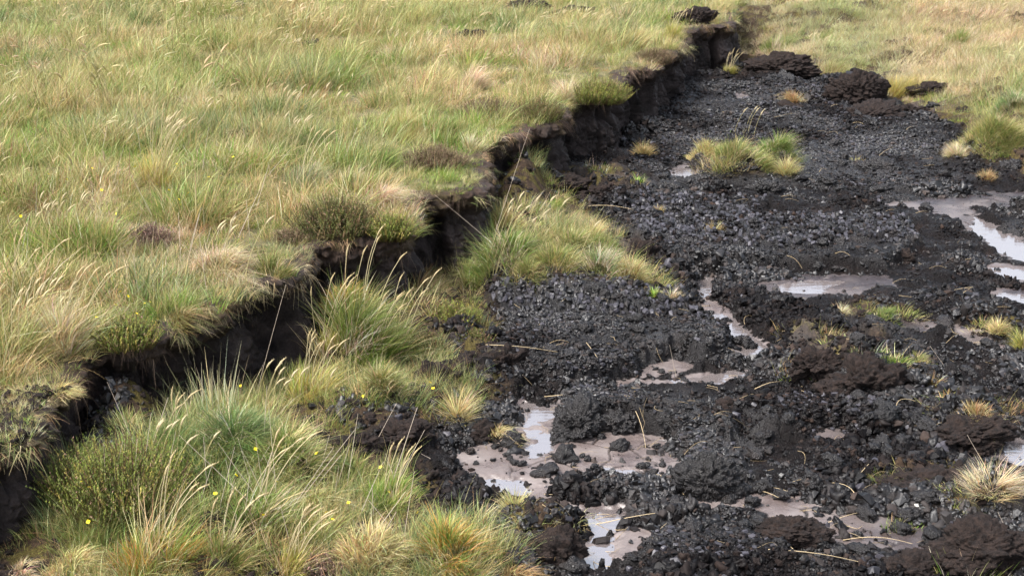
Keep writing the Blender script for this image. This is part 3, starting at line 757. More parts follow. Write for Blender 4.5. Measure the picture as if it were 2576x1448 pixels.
o = instancer('bog_grass', np.stack([gx, gy, gz], 1), idx, rs.normal(0, 0.8, len(gx)), scl, tcol, rs.normal(0, .15, (len(gx), 2)))
tag(o, 'short mixed grass and dead stems below the bank and beyond the peat', 'grass', kind='stuff')

# ------------------------------------------------------------ peat crumbs
def lump(name, seed, sub=3, sq=(1, 1, .7), rgh=0.35, crack=0.0, mat=M_CLOD, fibre=0.0):
    import bmesh
    bm = bmesh.new(); bmesh.ops.create_icosphere(bm, subdivisions=sub, radius=1.0)
    P = np.array([v.co[:] for v in bm.verts]); F = np.array([[v.index for v in f.verts] for f in bm.faces]); bm.free()
    O = P + seed * 3.17
    n = lambda f, k: vn3(O, f, k) * 2 - 1
    r = 1 + rgh * (n(1.3, 1) * .8 + n(2.9, 9) * .45 + n(6, 4) * .25 + (n(13, 2) * .14 + n(27, 6) * .08 if sub > 3 else 0))
    if crack:
        f1, f2, rr = worley3(O, 2.6, seed); r -= crack * (1 - sst(0.03, 0.2, f2 - f1)); r += crack * 1.2 * (rr - .5)
        f1, f2, rr = worley3(O, 6.5, seed + 3); r -= crack * 0.55 * (1 - sst(0.03, 0.25, f2 - f1)); r += crack * .6 * (rr - .5)
        if sub > 4:
            f1, f2, rr = worley3(O, 15, seed + 4); r += crack * .35 * (rr - .5) - crack * .25 * (1 - sst(.05, .25, f2 - f1))
    if fibre:
        r += fibre * (vn3(O * np.array([1, 1, 5]), 4, 8) - .5)
    P = P * r[:, None] * np.array(sq)
    return mesh_np(name, P, F, mat, link=False)
ccol = bpy.data.collections.new('crumb_templates')
def block(name, seed, mat, jit=.22):
    """angular fractured block: a jittered chamfered box, flat shaded"""
    import bmesh
    r_ = np.random.RandomState(seed); bm = bmesh.new(); bmesh.ops.create_cube(bm, size=1.7)
    bmesh.ops.bevel(bm, geom=bm.edges[:] + bm.verts[:], offset=.26, segments=1, affect='EDGES')
    P = np.array([v.co[:] for v in bm.verts]); P += r_.normal(0, jit * .5, P.shape); P += .5 * jit * np.sin(P[:, [1, 2, 0]] * 2.3 + r_.rand(3) * 6)
    for v, p in zip(bm.verts, P): v.co = p * np.array([1, .85, .8]) * r_.uniform(.96, 1.04)
    bmesh.ops.triangulate(bm, faces=bm.faces)
    V = np.array([v.co[:] for v in bm.verts]); F = np.array([[v.index for v in f.verts] for f in bm.faces]); bm.free()
    return mesh_np(name, V, F, mat, smooth=False, link=False)
m, n, b = newmat('peat_crumb'); M_CRUMB = m
oi = N(n, 'ShaderNodeObjectInfo'); L(n, ramp(n, oi.outputs['Random'], (0.0, (0.003, 0.0025, 0.0027)), (0.6, (0.006, 0.005, 0.0052)), (0.93, (0.015, 0.011, 0.010)), (1.0, (0.04, 0.026, 0.02))), b.inputs['Base Color'])
L(n, ramp(n, oi.outputs['Random'], (0.0, (0.55,) * 3), (0.35, (0.36,) * 3), (0.7, (0.48,) * 3), (1.0, (0.8,) * 3)), b.inputs['Roughness'])
g = N(n, 'ShaderNodeNewGeometry'); gsn = noise(n, 1.6, 3, .6)
L(n, ramp(n, gsn, (0.42, (.12,) * 3), (0.62, (.85,) * 3)), b.inputs['Specular IOR Level'])
bp = N(n, 'ShaderNodeBump', Distance=0.003, Strength=0.5); L(n, noise(n, 220, 3, .6), bp.inputs['Height']); L(n, bp.outputs[0], b.inputs['Normal'])
for i in range(3): ccol.objects.link(block('c%02d' % i, i, M_CRUMB, .34))
for i in range(3, 6): ccol.objects.link(lump('c%02d' % i, i + 20, 2, (1, .8, .7), .95, .12, mat=M_CRUMB))
m2_, n, b = newmat('smeared_peat_painted_sheen'); oi = N(n, 'ShaderNodeObjectInfo')
L(n, ramp(n, oi.outputs['Random'], (0.0, (0.014, 0.013, 0.016)), (1.0, (0.05, 0.046, 0.056))), b.inputs['Base Color']); b.inputs['Roughness'].default_value = .5; b.inputs['Specular IOR Level'].default_value = .6  # smeared peat; its paler bluish base colour paints in sky highlights
for i in range(10, 13): ccol.objects.link(block('c%02d' % i, i, m2_))
for i in range(6, 10): ccol.objects.link(lump('c%02d' % i, i, 3, (1.1, .85, .65), .95, .1, mat=M_CRUMB))
rs = np.random.RandomState(21)
SX, SY = scatter(rs, 520000, 2.5, 13.5, R(23), 1.55)
ok = (sdist(SX, SY, UP) < -0.01) & (sdbox(SX, SY, RIGHT, .5) < 0.04)
SX, SY = SX[ok], SY[ok]
fz, fm, ft, _, _, _, fg = floor_detail(SX, SY)
low = sdbox(SX, SY, LOWG, .5)
rg = fbm(SX, SY, 3.2, 4, 401, .6)
den = (0.14 + 0.86 * sst(0.43, 0.56, rg)) * (1 - 0.965 * sst(.05, .6, fm)) * (1 - .8 * ft) * (1 - .9 * (low > 0.02))
inb = np.zeros(len(SX))
for P in BANDS: inb = np.maximum(inb, sdbox(SX, SY, P) > 0)
den = np.where(inb > 0, .12, den)
k = rs.rand(len(SX)) < den
SX, SY, fz, rg = SX[k], SY[k], fz[k], rg[k]
insl = np.zeros(len(SX))
for P, h in SLABS: insl = np.maximum(insl, sdbox(SX, SY, P) > .01)
bnd = np.zeros(len(SX))
for P in BANDS: bnd = np.maximum(bnd, sdbox(SX, SY, P) > .01)
insl = np.maximum(insl, bnd)
s = 0.0025 + (0.0075 + .012 * sst(.5, .66, rg)) * rs.rand(len(SX)) ** 2.6
s = np.where(insl > 0, rs.uniform(.0055, .0095, len(SX)), s) * (1 + .35 * sst(5, 10, SY))
tl_ = rs.normal(0, .6, (len(SX), 2)) * np.where(insl > 0, .45, 1)[:, None]
o = instancer('peat_crumbs', np.stack([SX, SY, fz + s * rs.uniform(-.55, .35, len(s))], 1), np.where(rs.rand(len(SX)) < .02 + .45 * bnd + .15 * (insl > 0) * sst(.5, .62, rg), rs.randint(10, 13, len(SX)), rs.randint(0, 10, len(SX))), np.where(insl > 0, rs.normal(0, .35, len(SX)), rs.uniform(0, 6.28, len(SX))),
              np.stack([s * rs.uniform(.8, 1.3, len(s)), s, s * rs.uniform(.7, 1.3, len(s))], 1), ccol, tl_)
tag(o, 'loose black peat crumbs strewn over the floor', 'peat crumbs', kind='stuff')
RX, RY = [], []
for P in BANDS:
    x0, y0 = P.min(0); x1, y1 = P.max(0); row = 0; yy = y0
    while yy < y1:
        xx = x0 + rs.uniform(0, .02)
        while xx < x1: RX.append(xx); RY.append(yy + .012 * math.sin(xx * 9 + row * .4)); xx += rs.uniform(.015, .026)
        yy += .031; row += 1
RX = np.array(RX) + rs.normal(0, .0015, len(RX)); RY = np.array(RY) + rs.normal(0, .005, len(RX)); ins = np.full(len(RX), -9.0)
for P in BANDS: ins = np.maximum(ins, sdbox(RX, RY, P) + .02 * (fbm(RX, RY, 12, 2, 5) - .5))
k = (ins > 0) & (rs.rand(len(RX)) < .8); RX, RY = RX[k], RY[k]; n_ = len(RX)
o = instancer('ribbed_peat', np.stack([RX, RY, floor_detail(RX, RY)[0] + .001], 1), np.where(rs.rand(n_) < .5, rs.randint(10, 13, n_), rs.randint(0, 10, n_)), rs.normal(0, .16, n_),
              np.stack([rs.uniform(.0055, .0115, n_), rs.uniform(.011, .022, n_), rs.uniform(.008, .017, n_)], 1), ccol, np.stack([rs.normal(.25, .35, n_), rs.normal(0, .35, n_)], 1))
tag(o, 'ribbed bands of grey black peat blocks pressed side by side', 'peat blocks', kind='stuff')

def mound_at(x, y):
    m_ = np.zeros_like(x)
    for cx, cy, rx, ry, h in _M[:1] + _M[4:]: m_ = np.maximum(m_, np.exp(-(((x - cx) / rx) ** 2 + ((y - cy) / ry) ** 2) * 1.2))
    return m_
kcol = bpy.data.collections.new('turf_crumb_templates')
for i in range(5): kcol.objects.link(lump('k%02d' % i, i + 11, 3, (1, .85, .6), .6, .1, M_TURF))
rs = np.random.RandomState(23)
SX, SY = scatter(rs, 60000, 2.4, 13, R(24), 1.5)
mm = mound_at(SX, SY); low = sdbox(SX, SY, LOWG, .5)
k = (rs.rand(len(SX)) < np.maximum(sst(.3, .7, mm) * .55, .22 * (low > -.03))) & (sdist(SX, SY, UP) < -.01) & (sdbox(SX, SY, RIGHT, .5) < 0.02)
SX, SY = SX[k], SY[k]; s = 0.004 + 0.016 * rs.rand(len(SX)) ** 2.5
o = instancer('turf_crumbs', np.stack([SX, SY, floor_detail(SX, SY)[0] + s * .2], 1), rs.randint(0, 5, len(SX)), rs.uniform(0, 6.28, len(SX)), s, kcol, rs.normal(0, .5, (len(SX), 2)))
tag(o, 'brown crumbled turf on the mounds and below the bank', 'turf crumbs', kind='stuff')
# wisps of dead grass on the mounds
SX, SY = scatter(rs, 9000, 2.4, 13, R(24), 1.4)
mm = mound_at(SX, SY) * (sdbox(SX, SY, LOWG, .5) < 0) * (sdbox(SX, SY, RIGHT, .5) < 0)
k = (rs.rand(len(SX)) < sst(.3, .7, mm) * .75) & (sdist(SX, SY, UP) < -.05); SX, SY = SX[k], SY[k]
o = instancer('dead_grass_wisps', np.stack([SX, SY, Fc(SX, SY)], 1), rs.choice(IDX['mat'] * 2 + IDX['low'] * 2 + IDX['short'] + IDX['rust'], len(SX)), rs.uniform(0, 6.28, len(SX)), rs.uniform(.3, .8, len(SX)), tcol)
tag(o, 'sparse dead grass wisps growing on the turf mounds', 'grass', kind='stuff')

# ragged fringe of dead grass and roots hanging over the lip of the bank
fcol = bpy.data.collections.new('fringe_templates')
rs = np.random.RandomState(31)
def fringe(pal, n, L_, droop):
    a = rs.uniform(-0.04, 0.04, n); Lh = L_ * rs.uniform(.4, 1, n); t = np.linspace(0, 1, 5)[None, :]
    out = Lh[:, None] * (t * rs.uniform(.35, .8, n)[:, None]); side = a[:, None] + Lh[:, None] * t * rs.normal(0, .35, n)[:, None]
    z = Lh[:, None] * (0.25 * t - droop * t ** 1.8 * rs.uniform(.5, 1.2, n)[:, None]) + rs.uniform(-.02, .01, n)[:, None]
    wd = 0.0011 * (1 - .85 * t) * rs.uniform(.6, 1.4, n)[:, None]
    V = np.stack([np.stack([side - wd, -out, z], -1), np.stack([side + wd, -out, z], -1)], 2)
    F = ((np.arange(n) * 10)[:, None, None] + (np.arange(4) * 2)[None, :, None] + np.array([0, 1, 3, 2])[None, None, :]).reshape(-1, 4)
    c = np.array(PAL[pal])[rs.choice(4, n, p=(.4, .3, .2, .1))] * rs.uniform(.6, 1.2, (n, 1))
    return V.reshape(-1, 3), F, np.repeat(c[:, None, :], 10, 1).reshape(-1, 3)
PAL['root'] = [(0.16, 0.10, 0.07), (0.10, 0.06, 0.045), (0.26, 0.18, 0.12), (0.07, 0.045, 0.035)]
for i, (p_, n_, l_, dr) in enumerate([('straw', 26, .12, .9), ('root', 30, .09, 1.1), ('mixed', 26, .12, .7), ('rust', 26, .09, .9), ('root', 34, .12, 1.3)]):
    V, F, C = fringe(p_, n_, l_, dr); fcol.objects.link(mesh_np('f%02d' % i, V, F, M_STRAW, cols=C, link=False))
n_ = 1050
q = rs.randint(10, len(us) - 5, n_); keepq = (by[q] < 13.5)
q = q[keepq]
o_ = off[q, int(nv * 0.80)] - rs.uniform(0.0, 0.05, len(q))
FP = np.stack([bx[q] + nx[q] * o_, by[q] + ny[q] * o_, U(bx[q], by[q]) + 0.01 - rs.rand(len(q)) * 0.035], 1)
o = instancer('hanging_dead_grass', FP, np.where(fbm(us[q], us[q] * 0, 2.5, 2, 71) > .5, rs.choice([0, 2, 3], len(q)), rs.choice([1, 4, 1, 3], len(q))), np.arctan2(ny[q], nx[q]) + math.pi / 2 + rs.normal(0, .4, len(q)),
              rs.uniform(.3, .95, len(q)), fcol, rs.normal(0, .2, (len(q), 2)))
tag(o, 'dead grass and brown roots hanging over the lip of the bank', 'dead grass', kind='stuff')

# litter and crumbled peat on the bare top of the low near end of the bank
q = rs.uniform(0, 1, (900, 2)); bb = BARE; QX = bb[:, 0].min() + q[:, 0] * np.ptp(bb[:, 0]); QY = bb[:, 1].min() + q[:, 1] * np.ptp(bb[:, 1])
k = (sdist(QX, QY, UP) > .0) & (sdist(QX, QY, bb) > -.05); QX, QY = QX[k], QY[k]; n_ = len(QX)
o = instancer('turf_litter', np.stack([QX, QY, U(QX, QY) + .004], 1), rs.choice(IDX['mat'] * 3 + IDX['low'] + IDX['pale'] + IDX['short'], n_), rs.uniform(0, 6.28, n_), rs.uniform(.25, .6, n_), tcol, rs.normal(0, .3, (n_, 2)))
tag(o, 'dead straw litter on the bare near end of the bank', 'dead grass', kind='stuff')
k = rs.rand(n_) < .8; QX, QY = QX[k] + .01, QY[k]
o = instancer('turf_rubble', np.stack([QX, QY, U(QX, QY) + .006], 1), rs.randint(0, 5, len(QX)), rs.uniform(0, 6.28, len(QX)), rs.uniform(.006, .022, len(QX)), kcol, rs.normal(0, .5, (len(QX), 2)))
tag(o, 'crumbled dark turf on the bare near end of the bank', 'turf crumbs', kind='stuff')

# ------------------------------------------------------------ tussocks
def ground_z(x, y, upper):
    return float((U if upper else Fc)(np.array([x]), np.array([y]))[0])
def tussock(px, py, wpx, hpx, pal, lvl, label, style='tuft', name='grass_tussock', cat='grass tussock', seed=None, second='straw', stems=0, group=None, ball=False):
    up = lvl == 'U'
    x, y, z = place(px, py, up); s = scale_at(x, y, z)
    rad = wpx / s * 0.5; h = hpx / s
    if not up: z = max(z, float(floor_detail(np.array([x]), np.array([y]))[0][0]) - .004)
    r_ = np.random.RandomState((px * 7 + py * 13) % 99991)
    ball = ball or (style == 'star') or (not up and style == 'hedgehog')
    if style == 'tuft':
        n = int(np.clip(5200 * (rad * 2) ** 1.3, 160, 2600)); kw = dict(spread=.45, width=.0027, dome=h * .15, bend=.5); br, bh = rad * .62, h * 1.0; lean = (0.3, -.05)
    elif style == 'dome':
        n = int(np.clip(9000 * (rad * 2) ** 1.3, 240, 3800)); kw = dict(spread=.75, width=.0023, dome=h * .42, bend=.75); br, bh = rad * .72, h * .72; lean = (0.12, -.1)
    elif style == 'hedgehog':
        n = int(np.clip(5200 * (rad * 2) ** 1.2, 220, 1700)); kw = dict(spread=1.35, width=.0019, dome=h * .2, bend=.35); br, bh = rad * .35, max(h, rad) * .95; lean = (0.05, -.05)
    elif style == 'star':
        n = int(np.clip(900 * rad * 2, 40, 120)); kw = dict(spread=1.1, width=.0045, dome=0.01, bend=.4); br, bh = rad * .2, max(h, rad) * 1.0; lean = (0.05, 0)
    elif style == 'sparse':
        n = int(np.clip(700 * rad * 2, 40, 260)); kw = dict(spread=.35, width=.0026, dome=0.0, bend=.35); br, bh = rad * .85, h; lean = (0.12, 0)
    elif style == 'flop':      # combed-over dead thatch hanging towards the cutting
        n = int(np.clip(7000 * (rad * 2) ** 1.2, 260, 2200)); kw = dict(spread=.8, width=.0021, dome=h * .3, bend=1.0); br, bh = rad * .6, h * .8; lean = (0.42, -.25)
    elif style == 'dead':
        n = int(np.clip(220 * rad * 2 / .25, 24, 110)); kw = dict(spread=.32, width=.0030, dome=0, bend=.08, lvar=.45, core=.9); br, bh = rad * .6, h; lean = (0.02, 0)
    V, F, C = blades(r_, n, br, bh, pal, lean=lean, **kw)
    o = mesh_np(name, V, F, M_GRASS, cols=C); o.location = (x, y, z)
    tag(o, label, cat, group)
    if style not in ('dead', 'star'):
        V, F, C = blades(r_, max(20, n // 5), br, bh * (1.12 if style != 'dome' else .95), second, lean=lean, **{**kw, 'width': kw['width'] * .7})
        mesh_np('dead_leaves', V, F, M_STRAW, cols=C, parent=o)
    if ball:
        l_ = lump('root_clump', int(px) % 23 + 3, 3, (1, .9, .5), .45, .06, M_TURF, .1); sc.collection.objects.link(l_); l_.parent = o
        l_.scale = (rad * .42,) * 3; l_.location = (0, 0, -rad * .1)
    if stems:
        cm = (.55, .47, .28)
        for i in range(stems):
            c = stalk_curve(r_, bh * r_.uniform(1.0, 1.4), r_.uniform(-.05, .35), r_.uniform(.03, .2)); c[:, :2] += r_.uniform(-br * .5, br * .5, 2)
            V, F = tube(c, 0.0011, 4); st = mesh_np('stem', V, F, M_STRAW, cols=np.tile(cm, (len(V), 1)), parent=o)
            d = c[-1] - c[-2]; d /= np.linalg.norm(d)
            V, F, C = seed_head_mesh(r_, c[-1], d, r_.uniform(.035, .055), .006, (.62, .5, .28)); mesh_np('seed_head', V, F, M_STRAW, cols=C, parent=st)
    return o
T = [
 # --- on the moor and along its edge
 (560,690,240,140,'pale','U','big combed pinkish straw tussock beside the brown heather, near the middle of the bank edge','flop'),
 (455,815,115,80,'rust','U','rust and straw tuft hanging over the bank above the dark hollow','flop'),
 (965,520,140,105,'pale','U','pale dead tussock draped over the bank beside the large green heather','flop'),
 (1188,385,70,75,'pale','U','small upright pale tuft in the notch between two bank faces','tuft'),
 (1425,252,90,85,'pale','U','round pinkish shock of dead grass on the bank edge left of olive heather','hedgehog'),
 (1285,306,100,70,'straw','U','straw tuft between two dark heathers on the bank edge','tuft'),
 (400,468,110,150,'yellow','U','tall yellow tuft standing in the open moor with nodding heads','tuft'),
 (318,238,120,45,'pale','U','flattened pinkish dead patch of grass far out on the moor','flop'),
 (150,985,110,45,'straw','U','nest of dry straw on the low end of the bank','flop'),
 (20,930,190,200,'mixed','U','tall straw and green clump at the left edge of the photo above the low bank','tuft'),
 (165,880,170,190,'pale','U','dense brownish straw clump left of the yellow-flowered heather','tuft'),
 (1205,62,110,52,'green','U','dark green rush clump far out on the moor','tuft'),
 (1600,118,120,66,'straw','U','bright straw clump near the far end of the bank','tuft'),
 (1490,110,150,60,'straw','U','wide straw-topped clump behind the far bank edge','tuft'),
 (1180,232,120,85,'pale','U','loose pale-tipped clump on the moor behind the paired heathers','tuft'),
 (770,470,150,110,'blue','U','bluish green clump on the moor above the large heather','tuft'),
 (690,690,130,90,'mixed','U','short mixed tuft on the bank edge right of the combed straw tussock','tuft'),
 (250,470,120,90,'green','U','green clump left of the tall yellow tuft','tuft'),
 (1020,330,140,90,'straw','U','straw clump on the moor behind the brown heather','tuft'),
 (1690,100,90,60,'yellow','U','yellowish clump on the moor at the far bank corner','tuft'),
 (60,760,180,120,'mixed','U','leafy green clump at the left edge with nodding seed heads','tuft'),
 (880,470,120,70,'green','U','green tuft just behind the large bank edge heather','tuft'),
 # --- lower ground against the bank
 (895,885,230,235,'green','F','large domed green tussock standing against the middle of the bank','tuft'),
 (990,890,150,150,'mixed','F','mixed tuft leaning on the right side of the domed green tussock','tuft'),
 (820,900,130,150,'yellow','F','yellowish tuft on the left side of the domed green tussock','tuft'),
 (870,800,140,110,'orange','F','orange-tinged tuft behind the large domed green tussock','dome'),
 (940,910,150,130,'lush','F','bright broad-bladed tuft at the foot of the domed green tussock','tuft'),
 (1052,742,85,95,'rust','F','small orange-brown tuft at the foot of the cut face','hedgehog'),
 (1280,705,190,190,'green','F','deep green tussock leaning from the foot of the cut, left of the grassy mound','dome'),
 (1400,705,170,130,'mixed','F','mixed green and straw tussock in the middle of the grassy mound','dome'),
 (1500,712,160,130,'blue','F','greyish green tussock on the right half of the grassy mound','dome'),
 (1585,722,110,95,'straw','F','straw tussock at the right-hand end of the grassy mound','dome'),
 (1440,632,170,80,'mixed','F','tuft on the far crest of the grassy mound','dome'),
 (1275,585,110,110,'straw','F','tall straw tuft in the gap below the bank notch','tuft'),
 (1318,535,110,100,'green','F','thin dark green tuft beside the tall peat pillar','sparse'),
 (1382,532,85,62,'lush','F','bright green tuft at the foot of the peat pillar','tuft'),
 (1372,562,70,42,'dead','F','bleached white tuft in front of the bright green one','hedgehog'),
 (1330,745,130,75,'mixed','F','low straw and green fringe tuft on the front of the grassy mound','dome'),
 (1490,600,90,60,'straw','F','small straw tuft behind the grassy mound','tuft'),
 (1190,722,90,90,'green','F','dark green tuft in the corner under the cut face','tuft'),
 (545,1075,220,270,'dead','F','fan of tall bleached dead stems in front of the dark hollow','dead'),
 (590,1140,330,150,'blue','F','wide bluish green tussock in the left foreground','dome'),
 (720,1200,220,230,'mixed','F','tall mixed tussock right of the bluish foreground tussock','dome'),
 (780,1010,170,140,'yellow','F','yellow-green clump of flowering grass behind the foreground tussocks','tuft'),
 (430,1110,170,90,'blue','F','pale bluish tuft at the left end of the foreground tussocks','tuft'),
 (400,1430,260,230,'orange','F','orange and green tuft at the bottom edge of the photo','tuft'),
 (640,1330,220,170,'green','F','dark green tuft below the broad leaves in the foreground','tuft'),
 (800,1290,150,120,'straw','F','sunlit straw tuft right of the tall mixed tussock','flop'),
 (190,1440,260,110,'straw','F','mat of dry straw in the bottom left corner','flop'),
 (60,1445,130,70,'pale','F','dead pale litter under the front end of the bank','flop'),
 (930,1430,260,150,'straw','F','wide straw tussock at the bottom edge left of the tall round one','dome'),
 (1135,1425,200,190,'orange','F','tall round green and straw tussock at the bottom of the photo','dome'),
 (1300,1460,170,90,'rust','F','spill of orange straw at the bottom edge below the muddy clods','flop'),
 (960,1000,150,120,'mixed','F','straw-topped tuft on the mossy bank of the lower ground','dome'),
 (1150,1060,120,110,'straw','F','tufted straw and green clump at the edge of the mossy ground','hedgehog'),
 (985,1270,170,110,'lush','F','green clump between the wet peat and the foreground straw','tuft'),
 (560,1420,160,150,'mixed','F','bent mixed tuft at the bottom edge between the orange and straw tussocks','tuft'),
 (730,1430,180,120,'yellow','F','yellowish low tuft at the bottom edge','tuft'),
 (250,1310,120,90,'green','F','small green tuft under the foreground heather','tuft'),
 (1060,920,110,80,'pale','F','thin dead tuft left of the brown turf block','sparse'),
 (800,960,120,70,'straw','F','dry tuft in front of the dark hollow at the middle of the bank','tuft'),
 # --- tufts standing on the open peat
 (1295,1298,125,85,'straw','F','straw hedgehog-like tuft between the front puddles','hedgehog'),
 (1618,398,85,52,'rust','F','rounded rusty tuft at the foot of the distant bank','hedgehog'),
 (1498,432,90,52,'green','F','spiky green tuft below the olive heather','sparse'),
 (1604,465,44,42,'lush','F','tiny bright green sprout on the rubble under the bank','star'),
 (1850,436,240,100,'mixed','F','largest green tussock on the island in the black peat','dome'),
 (1780,408,110,62,'straw','F','straw tuft on the left end of the peat island','dome'),
 (1975,448,90,68,'straw','F','blond tuft on the front right of the peat island','hedgehog'),
 (1950,412,130,85,'green','F','green and straw tuft on the back right of the peat island','dome'),
 (1997,270,90,48,'rust','F','rusty tuft on a low brown hummock in the distance','hedgehog'),
 (1832,198,80,34,'yellow','F','yellow tuft at the foot of the last bank block','hedgehog'),
 (1795,624,70,44,'rust','F','brown tuft on a small dark knob in the middle of the peat','hedgehog'),
 (1655,552,44,28,'rust','F','tiny rusty tuft on the peat right of the grassy mound','hedgehog'),
 (1685,792,80,46,'pale','F','whitish tuft right of the grassy mound','hedgehog'),
 (1642,790,66,44,'lush','F','green star-shaped tuft in front of the whitish one','star'),
 (1618,650,70,30,'pale','F','small pale tuft on the end of the grassy mound','hedgehog'),
 (2115,790,64,42,'pale','F','small pinkish tuft beside the middle mud pool','hedgehog'),
 (2218,805,100,56,'green','F','green and straw tuft on a crumb hummock beyond the brown mound','dome'),
 (2178,905,90,75,'blue','F','thin bluish blades on top of the brown mound','sparse'),
 (2248,938,120,66,'lush','F','vivid green tuft on the right shoulder of the brown mound','tuft'),
 (2345,985,95,48,'rust','F','reddish tuft at the right foot of the brown mound','hedgehog'),
 (2452,1082,150,78,'rust','F','reddish tuft with green shoots right of the brown mound','dome'),
 (2392,1010,90,42,'orange','F','low orange tuft between two reddish ones at right','sparse'),
 (2508,838,95,48,'straw','F','straw tuft near the right edge above the channel','hedgehog'),
 (2570,890,70,80,'yellow','F','yellow straw tuft cut by the right edge of the photo','hedgehog'),
 (2492,1275,200,120,'pale','F','large whitish dead tussock in front of the right-hand puddle','hedgehog'),
 (2430,1460,210,110,'green','F','sparse green blades at the bottom edge before the large clod','sparse'),
 (2405,408,120,62,'pale','F','pinkish straw tuft at the edge of the right-hand grass','hedgehog'),
 (2500,372,210,110,'mixed','F','big floppy green and straw tussock at the right edge','dome'),
 (2480,462,80,34,'rust','F','low reddish tuft below the pinkish straw one','hedgehog'),
 (2555,300,150,90,'blue','F','greyish tussock behind the big floppy one at the right edge','dome'),
 (2250,245,95,84,'yellow','F','tall yellow-green tuft at the edge of the far grass','tuft'),
 (2320,225,110,62,'straw','F','straw-headed clump right of the tall yellow-green tuft','tuft'),
 (2155,420,40,34,'straw','F','tiny straw tuft on the far peat','sparse'),
 (2090,195,130,60,'mixed','F','mixed clump behind the dark boulder of turf','tuft'),
 (1960,130,130,60,'green','F','green clump behind the long brown slab','tuft'),
 (2420,120,110,60,'green','F','green rush clump in the far right grass','tuft'),
 (2060,110,110,40,'green','F','bright green clump in the far grass above the brown slab','tuft'),
 (1600,480,70,40,'mixed','F','weedy tuft on the mossy rubble under the bank','sparse'),
 (2260,1330,90,60,'lush','F','few green shoots beside the large front clod','sparse'),
 (2080,930,120,50,'mixed','F','straw and green grass on the left shoulder of the brown mound','tuft'),
 (2150,985,130,44,'straw','F','dead straw tuft on the front of the brown mound','flop'),
 (2300,920,80,44,'mixed','F','mixed tuft behind the reddish one on the brown mound','tuft'),
 (1260,1095,110,60,'straw','F','matted straw at the end of the mossy shelf','flop'),
 (330,1085,120,90,'mixed','F','mixed tuft climbing the foot of the bank at left','tuft'),
 (700,985,110,110,'green','F','green tuft against the right end of the dark hollow','tuft'),
 (1550,1010,30,26,'lush','F','single green sprout on the peat right of the slab','star'),
 (1975,960,36,30,'lush','F','single green sprout left of the brown mound','star'),
]
for t_ in T:
    st = 0
    if t_[4] == 'yellow': st = 8
    elif t_[7] == 'tuft' and t_[2] > 140: st = 5
    tussock(*t_, stems=st, second='pale' if t_[4] in ('green', 'blue') else 'straw')

# ------------------------------------------------------------ stands of nodding flowering grass
def seeding(px, py, wpx, hpx, n, lvl, label, col=(.66, .56, .34), lean=.2, bend=.12, hl=.042):
    up = lvl == 'U'; x, y, z = place(px, py, up); s = scale_at(x, y, z)
    r_ = np.random.RandomState((px * 3 + py * 11) % 99991)
    hpx *= .85
    root = bpy.data.objects.new('seeding_grass', None); root.location = (x, y, z); sc.collection.objects.link(root); root.empty_display_size = .05
    tag(root, label, 'seeding grass')
    V, F, C = blades(r_, 12 * n, wpx / s * .4, hpx / s * .6, 'mixed', .35, (0.3, 0), .0024); mesh_np('blades', V, F, M_GRASS, cols=C, parent=root)
    for i in range(n):
        c = stalk_curve(r_, hpx / s * r_.uniform(.85, 1.2), lean * r_.uniform(.5, 1.3), bend * r_.uniform(.6, 1.2)); c[:, 0] += r_.uniform(-.5, .5) * wpx / s; c[:, 1] += r_.uniform(-.06, .06)
        sc_ = np.array((.46, .40, .20)) * r_.uniform(.8, 1.15)
        V, F = tube(c, np.linspace(.0014, .0009, 9), 4); st = mesh_np('stem', V, F, M_STRAW, cols=np.tile(sc_, (len(V), 1)), parent=root)
        d = c[-1] - c[-2]; d /= np.linalg.norm(d)
        V, F, C = seed_head_mesh(r_, c[-1], d, hl * r_.uniform(.75, 1.2), .0075, np.array(col) * r_.uniform(.85, 1.1), 14); mesh_np('seed_head', V, F, M_STRAW, cols=C, parent=st)
for a in [
 (400,470,60,190,15,'U','tight sheaf of nodding straw heads in the tall yellow tuft'),
 (130,640,150,140,13,'U','row of nodding cream heads on the left part of the moor'),
 (90,860,140,150,13,'U','dense bundle of long cream heads near the left edge'),
 (760,330,160,110,15,'U','spread of nodding heads on the middle of the moor'),
 (700,400,120,110,7,'U','loose group of nodding heads below the middle of the moor'),
 (500,330,60,80,5,'U','few separate heads between the sheaf and the middle stand'),
 (730,160,90,70,10,'U','bright distant heads left of the dark peat lump'),
 (20,330,80,90,6,'U','heads cut by the left edge of the photo'),
 (470,1200,220,150,7,'F','yellow heads leaning right above the foreground tussock',),
 (720,1040,230,120,9,'F','flowering heads standing before the middle bank hollow'),
 (560,720,110,190,6,'U','tall thin heads rising from the combed tussock'),
 (1220,120,200,60,14,'U','many small heads on the distant moor'),
 (1480,90,220,60,16,'U','crowd of straw heads along the far bank top'),
 (1370,700,150,200,6,'F','thin dark heads above the grassy mound'),
 (1240,720,90,260,5,'F','long bare stalks leaning out from under the cut face'),
 (2250,230,110,75,12,'F','yellow heads over the far tall tuft'),
 (2330,190,90,60,9,'F','short straw heads right of the far tall tuft'),
 (2060,150,120,60,9,'F','small heads beyond the dark turf boulder'),
 (1860,350,110,80,4,'F','bare flowering stalks on the peat island'),
 (250,250,160,70,7,'U','scattered faint heads on the far left moor'),
 (980,140,200,60,10,'U','pale heads in the far middle of the moor'),
 (330,120,200,50,9,'U','tiny heads near the top left of the moor'),
]: seeding(*a)

